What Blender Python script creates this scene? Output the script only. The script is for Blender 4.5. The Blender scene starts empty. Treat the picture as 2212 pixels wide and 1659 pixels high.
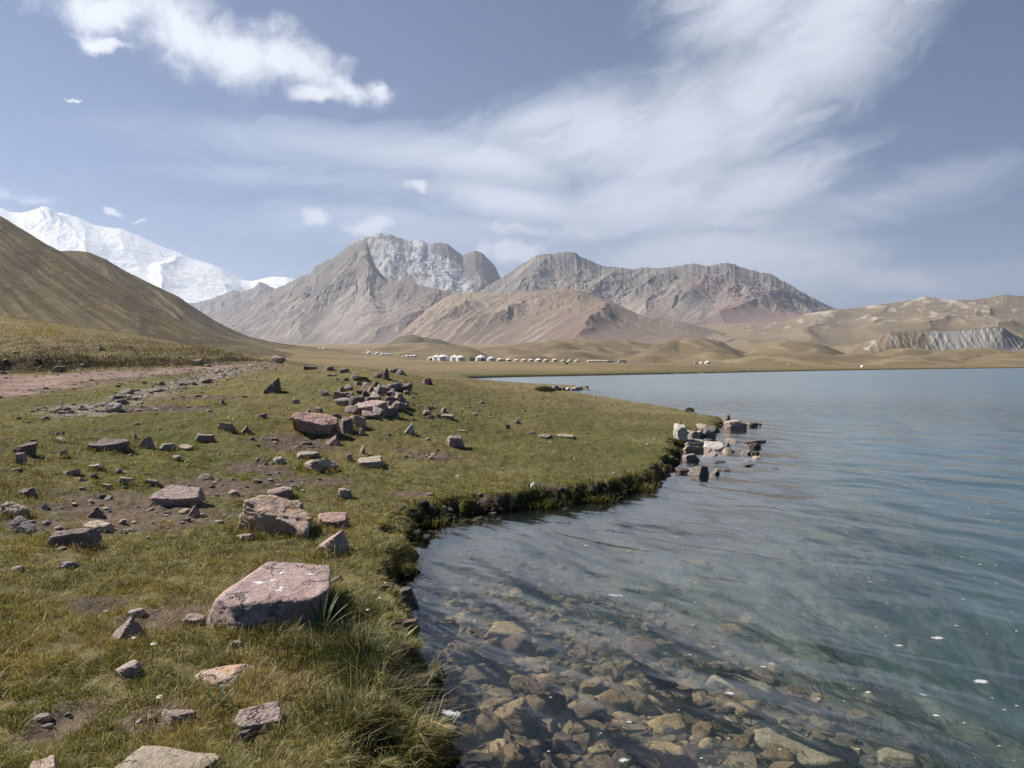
import bpy, bmesh, math, random
import numpy as np
from mathutils import Vector, Matrix, Quaternion

R = math.radians
scene = bpy.context.scene
COL = scene.collection
rng = np.random.default_rng(7)
random.seed(7)

# ------------------------------------------------------------------ camera model
HC = 1.8                       # eye height above the lake
F, CX, CY, HOR = 1661.0, 1106.0, 829.5, 788.0
TH = math.atan((CY - HOR) / F)
CT, ST = math.cos(TH), math.sin(TH)

def um(px, py):
    """photo position -> (x/y, slope) of the sight line through it"""
    a = (np.asarray(px, float) - CX) / F
    b = -(np.asarray(py, float) - CY) / F
    d = CT + b * ST
    return a / d, (-ST + b * CT) / d

def zat(py, Y):
    b = -(np.asarray(py, float) - CY) / F
    return HC + (-ST + b * CT) / (CT + b * ST) * np.asarray(Y, float)

def ucol(px):
    return (np.asarray(px, float) - CX) / F

# ------------------------------------------------------------------ numpy noise
_perm = np.random.default_rng(1234).permutation(4096).astype(np.int64)
def _h(ix, iy, iz=0):
    return _perm[(_perm[(_perm[ix & 4095] + iy) & 4095] + iz) & 4095]

def perlin2(x, y, seed=0):
    x = np.asarray(x, float); y = np.asarray(y, float)
    x, y = np.broadcast_arrays(x, y)
    xi = np.floor(x).astype(np.int64); yi = np.floor(y).astype(np.int64)
    xf = x - xi; yf = y - yi
    u = xf*xf*xf*(xf*(xf*6-15)+10); v = yf*yf*yf*(yf*(yf*6-15)+10)
    def g(ix, iy, dx, dy):
        a = _h(ix, iy, seed*17+3) * (2*math.pi/4096)
        return np.cos(a)*dx + np.sin(a)*dy
    n00 = g(xi, yi, xf, yf); n10 = g(xi+1, yi, xf-1, yf)
    n01 = g(xi, yi+1, xf, yf-1); n11 = g(xi+1, yi+1, xf-1, yf-1)
    return ((n00*(1-u)+n10*u)*(1-v) + (n01*(1-u)+n11*u)*v) * 1.41

def fbm2(x, y, octs=4, seed=0, gain=0.5, lac=2.03):
    s = 0; a = 1; t = 0
    for o in range(octs):
        s = s + a*perlin2(x*lac**o + o*13.7, y*lac**o - o*7.1, seed+o); t += a; a *= gain
    return s/t

def ridged2(x, y, octs=4, seed=0, gain=0.5, lac=2.1):
    s = 0; a = 1; t = 0; w = 1
    for o in range(octs):
        n = 1-np.abs(perlin2(x*lac**o+o*3.3, y*lac**o+o*9.2, seed+o))*1.5
        n = np.clip(n, 0, 1)**2 * w
        w = np.clip(n*1.6, 0, 1)
        s = s+a*n; t += a; a *= gain
    return s/t

def perlin3(x, y, z, seed=0):
    xi = np.floor(x).astype(np.int64); yi = np.floor(y).astype(np.int64); zi = np.floor(z).astype(np.int64)
    xf = x-xi; yf = y-yi; zf = z-zi
    f = lambda t: t*t*t*(t*(t*6-15)+10)
    u, v, w = f(xf), f(yf), f(zf)
    r = 0
    for dx in (0, 1):
        for dy in (0, 1):
            for dz in (0, 1):
                hh = _h(xi+dx, yi+dy, zi+dz+seed*31)
                a = hh*(2*math.pi/4096); c = ((hh*37) % 4096)/2048.0-1; sc = np.sqrt(np.maximum(0, 1-c*c))
                gg = np.cos(a)*sc*(xf-dx)+np.sin(a)*sc*(yf-dy)+c*(zf-dz)
                r = r+gg*(u if dx else 1-u)*(v if dy else 1-v)*(w if dz else 1-w)
    return r*1.5

def fbm3(p, sc, octs=3, seed=0):
    s = 0; a = 1; t = 0
    for o in range(octs):
        k = sc*2.07**o
        s = s+a*perlin3(p[:, 0]*k+seed*1.7, p[:, 1]*k+o*5.3, p[:, 2]*k, seed+o); t += a; a *= .5
    return s/t

def sstep(a, b, x):
    t = np.clip((np.asarray(x, float)-a)/(b-a), 0, 1)
    return t*t*(3-2*t)

def lerp(a, b, t):
    return a+(b-a)*t

# ------------------------------------------------------------------ object helpers
def tag(o, label=None, cat=None, group=None, kind=None):
    if label: o['label'] = label
    if cat: o['category'] = cat
    if group: o['group'] = group
    if kind: o['kind'] = kind
    return o

def link(name, me, mat=None, parent=None):
    o = bpy.data.objects.new(name, me)
    COL.objects.link(o)
    if mat is not None and me is not None and len(me.materials) == 0:
        me.materials.append(mat)
    if parent is not None:
        o.parent = parent
    return o

def empty(name, loc, rz=0):
    o = bpy.data.objects.new(name, None)
    COL.objects.link(o); o.location = loc; o.rotation_euler = (0, 0, rz)
    o.empty_display_size = .2
    return o

def copy_tree(o, parent=None):
    c = o.copy(); COL.objects.link(c)
    if parent is not None: c.parent = parent
    for ch in o.children:
        copy_tree(ch, c)
    return c

def np_mesh(name, verts, faces, smooth=True, attrs=None):
    """faces: list of int arrays, each (n,k)"""
    me = bpy.data.meshes.new(name)
    verts = np.ascontiguousarray(verts, dtype=np.float32)
    me.vertices.add(len(verts)); me.vertices.foreach_set('co', verts.ravel())
    if not isinstance(faces, (list, tuple)): faces = [faces]
    faces = [np.asarray(f, dtype=np.int32) for f in faces if len(f)]
    loops = np.concatenate([f.ravel() for f in faces])
    tot = np.concatenate([np.full(len(f), f.shape[1], np.int32) for f in faces])
    st = np.concatenate([[0], np.cumsum(tot)[:-1]]).astype(np.int32)
    me.loops.add(len(loops)); me.loops.foreach_set('vertex_index', loops)
    me.polygons.add(len(tot)); me.polygons.foreach_set('loop_start', st)
    me.polygons.foreach_set('use_smooth', np.full(len(tot), smooth, dtype=bool))
    for k, (ty, arr) in (attrs or {}).items():
        a = me.attributes.new(k, ty, 'POINT')
        arr = np.ascontiguousarray(arr, dtype=np.float32)
        a.data.foreach_set('color' if ty == 'FLOAT_COLOR' else 'value', arr.ravel())
    me.update(calc_edges=True)
    return me

def grid_faces(nr, nc, off=0, mask=None):
    i = np.arange(nr-1)[:, None]*nc+np.arange(nc-1)[None, :]
    f = np.stack([i, i+1, i+1+nc, i+nc], -1).reshape(-1, 4)+off
    if mask is not None: f = f[mask.reshape(-1)]
    return f

def col4(c):
    c = np.asarray(c, float)
    return np.concatenate([c, np.ones(c.shape[:-1]+(1,))], -1)

def bm_obj(name, bm, mat=None, parent=None, smooth=False):
    me = bpy.data.meshes.new(name)
    bm.to_mesh(me); bm.free()
    if smooth:
        for p in me.polygons: p.use_smooth = True
    return link(name, me, mat, parent)

def bm_box(bm, cx, cy, cz, sx, sy, sz, bev=0, mi=0):
    r = bmesh.ops.create_cube(bm, size=1)
    vs = r['verts']
    for v in vs:
        v.co = Vector((cx+v.co.x*sx, cy+v.co.y*sy, cz+v.co.z*sz))
    fs = {f for v in vs for f in v.link_faces}
    for f in fs: f.material_index = mi
    if bev:
        es = list({e for v in vs for e in v.link_edges})
        bmesh.ops.bevel(bm, geom=es, offset=bev, segments=2, affect='EDGES', profile=.6)
    return vs

def bm_lathe(bm, prof, seg=24, cx=0, cy=0):
    rings = []
    for r, z in prof:
        if r < 1e-5:
            rings.append([bm.verts.new((cx, cy, z))])
        else:
            rings.append([bm.verts.new((cx+r*math.cos(2*math.pi*k/seg), cy+r*math.sin(2*math.pi*k/seg), z)) for k in range(seg)])
    for a, b in zip(rings[:-1], rings[1:]):
        for k in range(seg):
            k2 = (k+1) % seg
            if len(a) == 1 and len(b) == 1: continue
            if len(a) == 1: bm.faces.new((a[0], b[k2], b[k]))
            elif len(b) == 1: bm.faces.new((a[k], a[k2], b[0]))
            else: bm.faces.new((a[k], a[k2], b[k2], b[k]))

# ------------------------------------------------------------------ materials
class NT:
    def __init__(s, name, world=False):
        if world:
            s.m = name; s.nt = name.node_tree
        else:
            s.m = bpy.data.materials.new(name); s.m.use_nodes = True; s.nt = s.m.node_tree
        s.nt.nodes.clear()
    def n(s, t, ins=None, **kw):
        nd = s.nt.nodes.new(t)
        for k, v in kw.items(): setattr(nd, k, v)
        for k, v in (ins or {}).items():
            sock = nd.inputs[k]
            if isinstance(v, bpy.types.NodeSocket): s.nt.links.new(v, sock)
            else: sock.default_value = v
        return nd
    def l(s, a, b): s.nt.links.new(a, b)
    def math(s, op, a, b=0.0, c=0.0, clamp=False):
        nd = s.n('ShaderNodeMath', {0: a, 1: b, 2: c}, operation=op, use_clamp=clamp)
        return nd.outputs[0]
    def vmath(s, op, a, b=(0, 0, 0)):
        return s.n('ShaderNodeVectorMath', {0: a, 1: b}, operation=op)
    def noise(s, vec, scale, detail=4, rough=.55, dist=0, dim='3D'):
        return s.n('ShaderNodeTexNoise', {'Vector': vec, 'Scale': scale, 'Detail': detail, 'Roughness': rough, 'Distortion': dist}, noise_dimensions=dim).outputs['Fac']
    def ramp(s, fac, stops, interp='LINEAR'):
        nd = s.n('ShaderNodeValToRGB', {'Fac': fac}); cr = nd.color_ramp; cr.interpolation = interp
        while len(cr.elements) < len(stops): cr.elements.new(.5)
        for e, (p, c) in zip(cr.elements, stops):
            e.position = p; e.color = (c, c, c, 1) if isinstance(c, (int, float)) else tuple(c)+(1,)
        return nd.outputs['Color']
    def maprange(s, v, a, b, c=0.0, d=1.0, smooth=True):
        return s.n('ShaderNodeMapRange', {0: v, 1: a, 2: b, 3: c, 4: d}, interpolation_type='SMOOTHSTEP' if smooth else 'LINEAR').outputs[0]
    def mix(s, fac, a, b, blend='MIX'):
        nd = s.n('ShaderNodeMix', data_type='RGBA', blend_type=blend)
        for k, v in ((0, fac), (6, a), (7, b)):
            if isinstance(v, bpy.types.NodeSocket): s.l(v, nd.inputs[k])
            else: nd.inputs[k].default_value = v if k == 0 else (tuple(v)+(1,) if len(v) == 3 else v)
        return nd.outputs[2]
    def attr(s, name): return s.n('ShaderNodeAttribute', attribute_name=name)
    def coord(s, k='Object'): return s.n('ShaderNodeTexCoord').outputs[k]
    def bump(s, h, strength, dist=1.0, normal=None):
        ins = {'Height': h, 'Strength': strength, 'Distance': dist}
        if normal is not None: ins['Normal'] = normal
        return s.n('ShaderNodeBump', ins).outputs[0]
    def pbsdf(s, color, rough=.9, normal=None, spec=.2, **kw):
        ins = {'Base Color': color if isinstance(color, bpy.types.NodeSocket) else tuple(color)+(1,), 'Roughness': rough, 'Specular IOR Level': spec}
        ins.update(kw)
        if normal is not None: ins['Normal'] = normal
        return s.n('ShaderNodeBsdfPrincipled', ins).outputs[0]
    def out(s, surf=None, vol=None):
        o = s.n('ShaderNodeOutputMaterial')
        if surf is not None: s.l(surf, o.inputs['Surface'])
        if vol is not None: s.l(vol, o.inputs['Volume'])
        return s.m

def simple_mat(name, color, rough=.85, var=.25, scale=6, bump=.2, spec=.2):
    t = NT(name); c = t.coord('Object')
    nz = t.noise(c, scale, 5, .6)
    f = t.ramp(nz, [(.25, 1-var), (.75, 1+var)])
    colr = t.mix(1.0, color, f, 'MULTIPLY')
    return t.out(t.pbsdf(colr, rough, t.bump(nz, bump, .05), spec))
# ------------------------------------------------------------------ lake outline (traced, laid on the water plane)
def onplane(px, py, z):
    u, m = um(px, py)
    Y = (z-HC)/m
    return u*Y, Y

SH = [(900, 1720, 0), (905, 1640, 0), (908, 1580, 0), (905, 1520, 0), (915, 1480, 0), (912, 1430, 0), (893, 1385, 0), (872, 1335, 0), (868, 1290, 0),
      (884, 1235, 0), (888, 1180, 0), (905, 1150, 0), (940, 1128, 0), (1000, 1115, 0), (1060, 1108, 0), (1130, 1103, 0),
      (1190, 1094, 0), (1250, 1087, 0), (1310, 1078, 0), (1370, 1066, 0), (1412, 1052, 0), (1430, 1034, 0), (1447, 1016, 0),
      (1462, 996, 0), (1468, 975, 0), (1480, 958, 0), (1515, 944, 0), (1545, 934, 0), (1562, 922, 0), (1570, 912, 0.05), (1560, 903, .1), (1530, 893, .2), (1490, 881, .25),
      (1440, 872, .25), (1390, 865, .25), (1330, 857, .2), (1270, 850, .15), (1215, 845, .0), (1235, 843.5, 0), (1272, 841, 0), (1265, 838, 0), (1215, 829, .25), (1150, 829, .3), (1085, 826, .4),
      (1050, 822, .5), (1022, 820, .3), (1010, 818.2, 0), (1040, 817, 0), (1100, 815, 0), (1200, 813, 0), (1327, 810.5, 0), (1500, 807, 0), (1600, 804.8, 0), (1700, 802.6, 0), (1850, 799.8, 0),
      (2000, 797.6, 0), (2212, 794.6, 0), (2500, 793.2, 0)]
SHP = np.array([onplane(a, b, c) for a, b, c in SH])
SHP[0] = (-.45, 2.9)
LAKE = np.vstack([[(-.75, .6), (-.6, 2.0)], SHP, [(900, 560), (900, .4), (-.5, .4)]])

def sdist(x, y):
    """signed distance to the shoreline, positive on land"""
    x = np.asarray(x, float); y = np.asarray(y, float)
    sh = x.shape; x = x.ravel(); y = y.ravel()
    d2 = np.full(x.shape, 1e18); ins = np.zeros(x.shape, bool)
    n = len(LAKE)
    for i in range(n):
        ax, ay = LAKE[i]; bx, by = LAKE[(i+1) % n]
        ex, ey = bx-ax, by-ay
        t = np.clip(((x-ax)*ex+(y-ay)*ey)/(ex*ex+ey*ey+1e-12), 0, 1)
        dx = x-ax-t*ex; dy = y-ay-t*ey
        d2 = np.minimum(d2, dx*dx+dy*dy)
        c = ((ay > y) != (by > y))
        xx = ax+(y-ay)/(ey if abs(ey) > 1e-12 else 1e-12)*ex
        ins ^= c & (x < xx)
    d = np.sqrt(d2)
    d = np.where(ins, -d, d)
    return d.reshape(sh)

# ------------------------------------------------------------------ land heights: table over (photo column, distance)
TPX = [-900, -300, 0, 300, 450, 550, 700, 770, 850, 920, 1000, 1100, 1327, 1600, 1900, 2212, 3100]
TU = ucol(TPX)
NEAR = {  # distance: heights (m above the lake)
 1.0: [.35, .3, .3, .3, .3, .3, .3, .3, .3, .3, .3, .3, .3, .3, .3, .3, .3],
 3.0: [.55, .48, .42, .38, .36, .34, .31, .3, .3, .3, .3, .3, .3, .3, .3, .3, .3],
 5.0: [.75, .60, .52, .46, .42, .40, .36, .35, .33, .32, .3, .3, .3, .3, .3, .3, .3],
 8.0: [1.0, .85, .72, .64, .60, .56, .50, .47, .42, .39, .36, .34, .33, .3, .3, .3, .3],
 12.: [1.35, 1.1, .94, .88, .85, .82, .78, .74, .64, .56, .48, .42, .38, .3, .3, .3, .3],
 17.: [1.7, 1.35, 1.18, 1.17, 1.17, 1.17, 1.18, 1.17, 1.08, .92, .75, .58, .45, .3, .3, .3, .3],
 22.: [2.1, 1.6, 1.42, 1.45, 1.5, 1.55, 1.66, 1.7, 1.55, 1.35, 1.1, .75, .5, .35, .3, .3, .3],
 26.: [2.7, 1.95, 1.62, 1.66, 1.7, 1.74, 1.76, 1.76, 1.58, 1.4, 1.18, .9, .5, .35, .35, .3, .3],
 32.: [3.9, 2.8, 2.35, 2.1, 1.98, 1.92, 1.65, 1.5, 1.35, 1.25, 1.15, .95, .5, .35, .35, .3, .3],
 45.: [6.6, 5.2, 4.5, 3.5, 2.7, 2.2, 1.6, 1.4, 1.2, 1.0, .9, .6, .4, .4, .4, .4, .4],
 65.: [9.0, 7.2, 5.9, 4.4, 3.2, 2.4, 1.7, 1.5, 1.2, 1.0, .8, .6, .45, .4, .4, .4, .4],
 100: [11., 9., 7.2, 5.2, 3.8, 2.8, 1.9, 1.6, 1.3, 1.0, .7, .6, .5, .5, .5, .5, .5]}
FAR = {  # distance: photo rows where that ground shows
 250: [740, 740, 740, 752, 765, 773, 785, 788, 789.5, 790, 790.5, 790.5, 791, 792.5, 793, 793, 793],
 460: [740, 740, 740, 748, 756, 761, 772, 776, 778.5, 779.2, 780, 781.5, 786, 789.2, 791.5, 792.5, 793],
 700: [740, 740, 740, 746, 751, 753, 763, 768, 772, 773.5, 775, 779, 783.2, 787.6, 790, 791, 792],
 850: [740, 740, 740, 746, 750, 751, 759, 764, 769.5, 771.5, 773, 778, 782.6, 787, 789, 789.5, 790],
 1000: [742, 742, 742, 746, 749, 750, 757, 762, 766, 768, 770, 776, 781.5, 786, 787.5, 788, 789],
 1500: [742, 742, 742, 746, 748, 749, 752, 754, 756, 757, 758, 764, 772, 776, 778, 779, 780],
 2500: [740, 740, 740, 742, 744, 746, 747, 747, 747, 748, 748, 750, 753, 755, 757, 760, 762],
 4000: [735, 735, 735, 738, 740, 742, 744, 744, 744, 743, 741, 740, 736, 725, 728, 735, 740],
 6000: [730, 730, 730, 734, 736, 740, 742, 742, 740, 738, 735, 730, 706, 692, 705, 725, 732],
 9000: [730, 730, 730, 734, 736, 740, 742, 742, 740, 738, 735, 730, 706, 695, 708, 725, 732],
 30000: [760, 760, 760, 760, 760, 760, 760, 760, 760, 760, 760, 760, 760, 760, 760, 760, 760]}
TY = sorted(list(NEAR)+list(FAR))
TZ = np.array([NEAR[k] if k in NEAR else list(zat(FAR[k], k)) for k in TY], float)
LTY = np.log(TY)
# resample the table finely and smooth it
_nu, _ny = 260, 260
_gu = np.linspace(TU[0], TU[-1], _nu); _gy = np.linspace(LTY[0], LTY[-1], _ny)
_t = np.array([np.interp(_gu, TU, r) for r in TZ])
# interpolate in slope space for far rows (z/Y) to stay smooth over distance
_sl = (_t-HC)/np.array(TY)[:, None]
_tab = np.array([np.interp(_gy, LTY, _sl[:, j]) for j in range(_nu)]).T
def _blur(a, k):
    ker = np.ones(k)/k
    p = k//2
    b = np.pad(a, ((p, p), (p, p)), mode='edge')
    b = np.apply_along_axis(lambda r: np.convolve(r, ker, 'valid'), 0, b)
    return np.apply_along_axis(lambda r: np.convolve(r, ker, 'valid'), 1, b)
_tab = _blur(_blur(_tab, 5), 5)

def bilin(tab, gu, gy, u, ly):
    fu = np.clip((u-gu[0])/(gu[1]-gu[0]), 0, len(gu)-1.001); fy = np.clip((ly-gy[0])/(gy[1]-gy[0]), 0, len(gy)-1.001)
    i = fu.astype(int); j = fy.astype(int); a = fu-i; b = fy-j
    return (tab[j, i]*(1-a)+tab[j, i+1]*a)*(1-b)+(tab[j+1, i]*(1-a)+tab[j+1, i+1]*a)*b

def zland(x, y):
    Y = np.maximum(y, .5); u = x/Y
    return HC+bilin(_tab, _gu, _gy, u, np.log(Y))*Y

# cut bank above the track: a line in plan where the ground steps up
def px_ground0(px, py):
    """first crossing of a sight line with the smooth land table"""
    u, m = um(px, py)
    Ys = np.geomspace(1.5, 900, 1500)
    z = zland(u*Ys, Ys); ray = HC+m*Ys
    k = np.argmax(ray <= z)
    if k == 0: k = len(Ys)-1
    return u*Ys[k], Ys[k]

BANKL = np.array([px_ground0(a, b) for a, b in [(-250, 812), (-100, 806), (0, 803), (100, 800), (200, 796), (300, 792), (400, 788), (460, 785), (520, 782)]])
def bank_add(x, y):
    by = np.interp(x, BANKL[:, 0], BANKL[:, 1]); 
    hgt = np.interp(x, BANKL[[0, 2, 5, 7, 8], 0], [.40, .34, .24, .14, .0])*np.clip(1+fbm2(x*.35, y*.2, 3, 52)*1.3, .2, 2)
    w = fbm2(x*.6, y*.6, 4, 51)*2.6
    return hgt*sstep(-.6, 1.6, y-by+w)*(1-sstep(8, 26, y-by))*(x < BANKL[-1, 0])

BARS = [(1560, 965, 1.25, 3.6), (1530, 1010, .8, 1.6), (1262, 841.5, 2.2, 3.0), (880, 1325, .2, .25)]
def ground_parts(x, y, sd=None):
    Y = np.maximum(y, .3)
    if sd is None: sd = sdist(x, y)
    near = 1-sstep(25, 80, Y)
    sdn = sd+(fbm2(x*1.9, y*1.9, 3, 5)*.30+fbm2(x*6, y*6, 2, 8)*.11)*near+fbm2(x*.12, y*.12, 3, 9)*1.2*sstep(60, 150, Y)
    zl = zland(x, Y)+bank_add(x, Y)
    zl = np.where(Y < 70, lerp(.20, zl, sstep(.1, 6.0, sd)), zl)
    fars = sstep(60, 120, Y)
    zl = lerp(zl, lerp(.45, zl, sstep(0, 40, sd)), fars)
    zl = zl+near*(fbm2(x*.9, y*.9, 4, 21)*.06*sstep(.3, 3, sd)+fbm2(x*3.3, y*3.3, 3, 22)*.045*sstep(.05, .8, sd)+fbm2(x*11, y*11, 2, 26)*.012+fbm2(x*.3, y*.3, 3, 23)*.10*sstep(1, 6, sd))
    zl = zl+fbm2(x*.05, y*.05, 4, 24)*.35*sstep(35, 90, Y)*sstep(0, 30, sd)+fbm2(x*.012, y*.012, 4, 25)*1.2*sstep(150, 400, Y)*sstep(0, 60, sd)
    d = np.maximum(-sdn, 0)
    bed = -(.16+.05*d+.034*d*d*sstep(1.0, 5, d))
    bed = np.maximum(bed, -4.5)+fbm2(x*1.1, y*1.1, 3, 31)*.035+fbm2(x*6, y*6, 2, 32)*.012
    for bpx, bpy, ru, rv in BARS:
        qx, qy = onplane(bpx, bpy, 0)
        bed = lerp(bed, -.07+fbm2(x*2.5, y*2.5, 2, 33)*.05, np.exp(-((x-qx)/ru)**2-((y-qy)/rv)**2))
    w = np.maximum(.11, .008*Y)
    b = sstep(-w*.7, w*2.3, sdn)**.62
    zl = np.maximum(zl, .1)
    return lerp(bed, zl, b), sdn, b

# polar sheet
NC = 1050
US = np.concatenate([np.linspace(-1.6, -.80, 60)[:-1], np.linspace(-.80, .80, NC-120), np.linspace(.80, 2.2, 62)[1:]])
NC = len(US)
YS = np.concatenate([np.geomspace(.5, 2.4, 40)[:-1], np.geomspace(2.4, 150, 470)[:-1], np.geomspace(150, 32000, 190)])
NR = len(YS)
GU, GY = np.meshgrid(US, YS)
GX = GU*GY
GZ, GSD, GB = ground_parts(GX, GY)
LYS = np.log(YS)

def gz(x, y):
    """height of the built ground sheet"""
    x = np.atleast_1d(np.asarray(x, float)); y = np.atleast_1d(np.asarray(y, float))
    u = x/y
    i = np.clip(np.searchsorted(US, u)-1, 0, NC-2); j = np.clip(np.searchsorted(YS, y)-1, 0, NR-2)
    a = np.clip((u-US[i])/(US[i+1]-US[i]), 0, 1); b = np.clip((y-YS[j])/(YS[j+1]-YS[j]), 0, 1)
    return (GZ[j, i]*(1-a)+GZ[j, i+1]*a)*(1-b)+(GZ[j+1, i]*(1-a)+GZ[j+1, i+1]*a)*b

def gsample(arr, x, y):
    u = x/y
    i = np.clip(np.searchsorted(US, u), 0, NC-1); j = np.clip(np.searchsorted(YS, y), 0, NR-1)
    return arr[j, i]

def px_ground(px, py):
    """where the sight line through a photo position meets the ground (or lake bed)"""
    u, m = um(px, py)
    Ys = np.concatenate([np.geomspace(1.2, 100, 2600), np.geomspace(100.1, 1500, 600)])
    z = gz(u*Ys, Ys); ray = HC+m*Ys
    hit = ray <= z
    k = int(np.argmax(hit)) if hit.any() else len(Ys)-1
    return float(u*Ys[k]), float(Ys[k]), float(z[k])

def poly_mask(poly, x, y):
    ins = np.zeros(x.shape, bool); n = len(poly)
    for i in range(n):
        ax, ay = poly[i]; bx, by = poly[(i+1) % n]
        c = ((ay > y) != (by > y)); xx = ax+(y-ay)/((by-ay) if abs(by-ay) > 1e-12 else 1e-12)*(bx-ax)
        ins ^= c & (x < xx)
    return ins

def poly_sd(poly, x, y):
    d2 = np.full(x.shape, 1e18); n = len(poly)
    for i in range(n):
        ax, ay = poly[i]; bx, by = poly[(i+1) % n]; ex, ey = bx-ax, by-ay
        t = np.clip(((x-ax)*ex+(y-ay)*ey)/(ex*ex+ey*ey+1e-12), 0, 1)
        d2 = np.minimum(d2, (x-ax-t*ex)**2+(y-ay-t*ey)**2)
    d = np.sqrt(d2)
    return np.where(poly_mask(poly, x, y), d, -d)

TRACK = np.array([px_ground(a, b)[:2] for a, b in
   [(-260, 822), (-100, 818), (60, 812), (200, 806), (320, 800), (420, 794), (500, 789), (560, 785), (555, 789), (500, 794), (420, 802), (330, 811), (200, 828), (60, 848), (-100, 866), (-260, 880)]])
STRIP = np.array([px_ground(a, b)[:2] for a, b in
   [(90, 893), (190, 872), (270, 848), (360, 826), (440, 806), (520, 794), (590, 788), (590, 794), (540, 803), (480, 818), (400, 838), (320, 862), (250, 884), (150, 900)]])
BARE = []
for a, b, rx, ry in [(290, 1108, 1.0, .5), (250, 1125, .6, .35), (470, 1050, .7, .3), (930, 985, .6, .25), (640, 960, .7, .35), (700, 1040, .5, .2), (330, 885, 1.2, .5), (560, 1010, .5, .25),
                     (360, 1330, .35, .2), (210, 1300, .2, .12), (150, 1560, .14, .16), (350, 1560, .2, .12), (880, 1065, .35, .15), (1050, 1085, .3, .12), (1190, 1050, .25, .1), (620, 1040, .4, .2), (80, 1130, .3, .2), (430, 860, 1.1, .4)]:
    X, Y, _ = px_ground(a, b); BARE.append((X, Y, rx, ry))
def bare_mask(x, y):
    m = np.zeros(np.shape(x))
    nz = fbm2(x*3.1, y*3.1, 3, 41)*.9
    for X, Y, rx, ry in BARE:
        d = np.sqrt(((x-X)/rx)**2+((y-Y)/(ry*1.6))**2)
        m = np.maximum(m, sstep(1.25, .55, d+nz*.55))
    return m
# ------------------------------------------------------------------ the ground sheet
fl = GB                                                    # 1 on land, 0 in the lake
n_big = fbm2(GX*.25, GY*.25, 4, 61); n_mid = fbm2(GX*1.3, GY*1.3, 4, 62); n_fin = fbm2(GX*6, GY*6, 3, 63)
grassc = lerp(np.array([.088, .090, .030]), np.array([.150, .128, .052]), sstep(-.35, .45, n_big+.6*n_mid)[..., None])
soil = np.array([.105, .080, .060])
c = lerp(grassc, soil, (sstep(.05, .5, n_fin+.35*n_mid)*.65)[..., None])
dry = np.array([.205, .165, .088])
c = lerp(c, lerp(dry, np.array([.15, .125, .07]), sstep(-.3, .4, n_mid)[..., None]), sstep(15, 34, GY+np.maximum(-GX-4, 0)*.35)[..., None]*.9)
plain = lerp(np.array([.205, .158, .090]), np.array([.140, .110, .066]), sstep(-.4, .4, fbm2(GX*.02, GY*.006, 4, 66))[..., None])
c = lerp(c, plain, sstep(60, 130, GY)[..., None])
# green strip along the far shore
c = lerp(c, np.array([.115, .108, .045]), (sstep(60, 100, GY)*sstep(26, 4, GSD+fbm2(GX*.05, GY*.05, 3, 68)*10))[..., None]*.9)
c = lerp(c, np.array([.26, .205, .12]), (sstep(900, 2500, GY))[..., None]*.5)
bm_ = np.zeros_like(GX); nearm = GY < 60
bm_[nearm] = bare_mask(GX[nearm], GY[nearm])
c = lerp(c, np.array([.115, .085, .066])+.03*n_fin[..., None], (bm_*.9)[..., None])
strip_sd = np.full(GX.shape, -99.); track_sd = np.full(GX.shape, -99.)
ntr = fbm2(GX*.9, GY*.9, 4, 71)*1.0+n_fin*.25
strip_sd[nearm] = poly_sd(STRIP, GX[nearm], GY[nearm])+ntr[nearm]
track_sd[nearm] = poly_sd(TRACK, GX[nearm], GY[nearm])+ntr[nearm]*.9
grav = lerp(np.array([.25, .215, .185]), np.array([.16, .13, .11]), sstep(-.3, .4, n_fin)[..., None])
c = lerp(c, grav, (sstep(-.5, .4, strip_sd)*.85)[..., None])
c = lerp(c, np.array([.20, .145, .115]), (sstep(-1.2, .2, track_sd)*.8)[..., None])
# cut bank face: bare dark earth
bk = bank_add(GX, GY); by_ = np.interp(GX, BANKL[:, 0], BANKL[:, 1])
bf = sstep(-.8, .0, GY-by_+fbm2(GX*.6, GY*.6, 4, 51)*2.6)*sstep(2.6, 1.0, GY-by_+fbm2(GX*.6, GY*.6, 4, 51)*2.6)*(GX < BANKL[-1, 0])
c = lerp(c, np.array([.075, .055, .040]), (bf*.75)[..., None])
# lake bed: stones close by, pale silt farther out; dark turf cut at the water
dep = np.maximum(-GSD, 0)
bedc = lerp(np.array([.095, .070, .045]), np.array([.185, .180, .130]), sstep(1.2, 3.5, dep+n_mid*.6)[..., None])
bedc = lerp(bedc, np.array([.055, .062, .034]), (sstep(1.2, 4, dep)*sstep(.0, .5, fbm2(GX*.8+GY*.35, GY*1.6, 4, 75)))[..., None]*.85)
c = lerp(bedc, c, sstep(.35, .8, fl)[..., None])
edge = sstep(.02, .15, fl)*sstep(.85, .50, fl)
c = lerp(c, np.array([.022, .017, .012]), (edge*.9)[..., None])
GV = np.stack([GX, GY, GZ], -1).reshape(-1, 3)
veg = (sstep(.35, .7, fl)*(1-bm_)*(1-sstep(-.4, .3, strip_sd)*.8)*(1-sstep(-.7, .2, track_sd)*.9))

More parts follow.
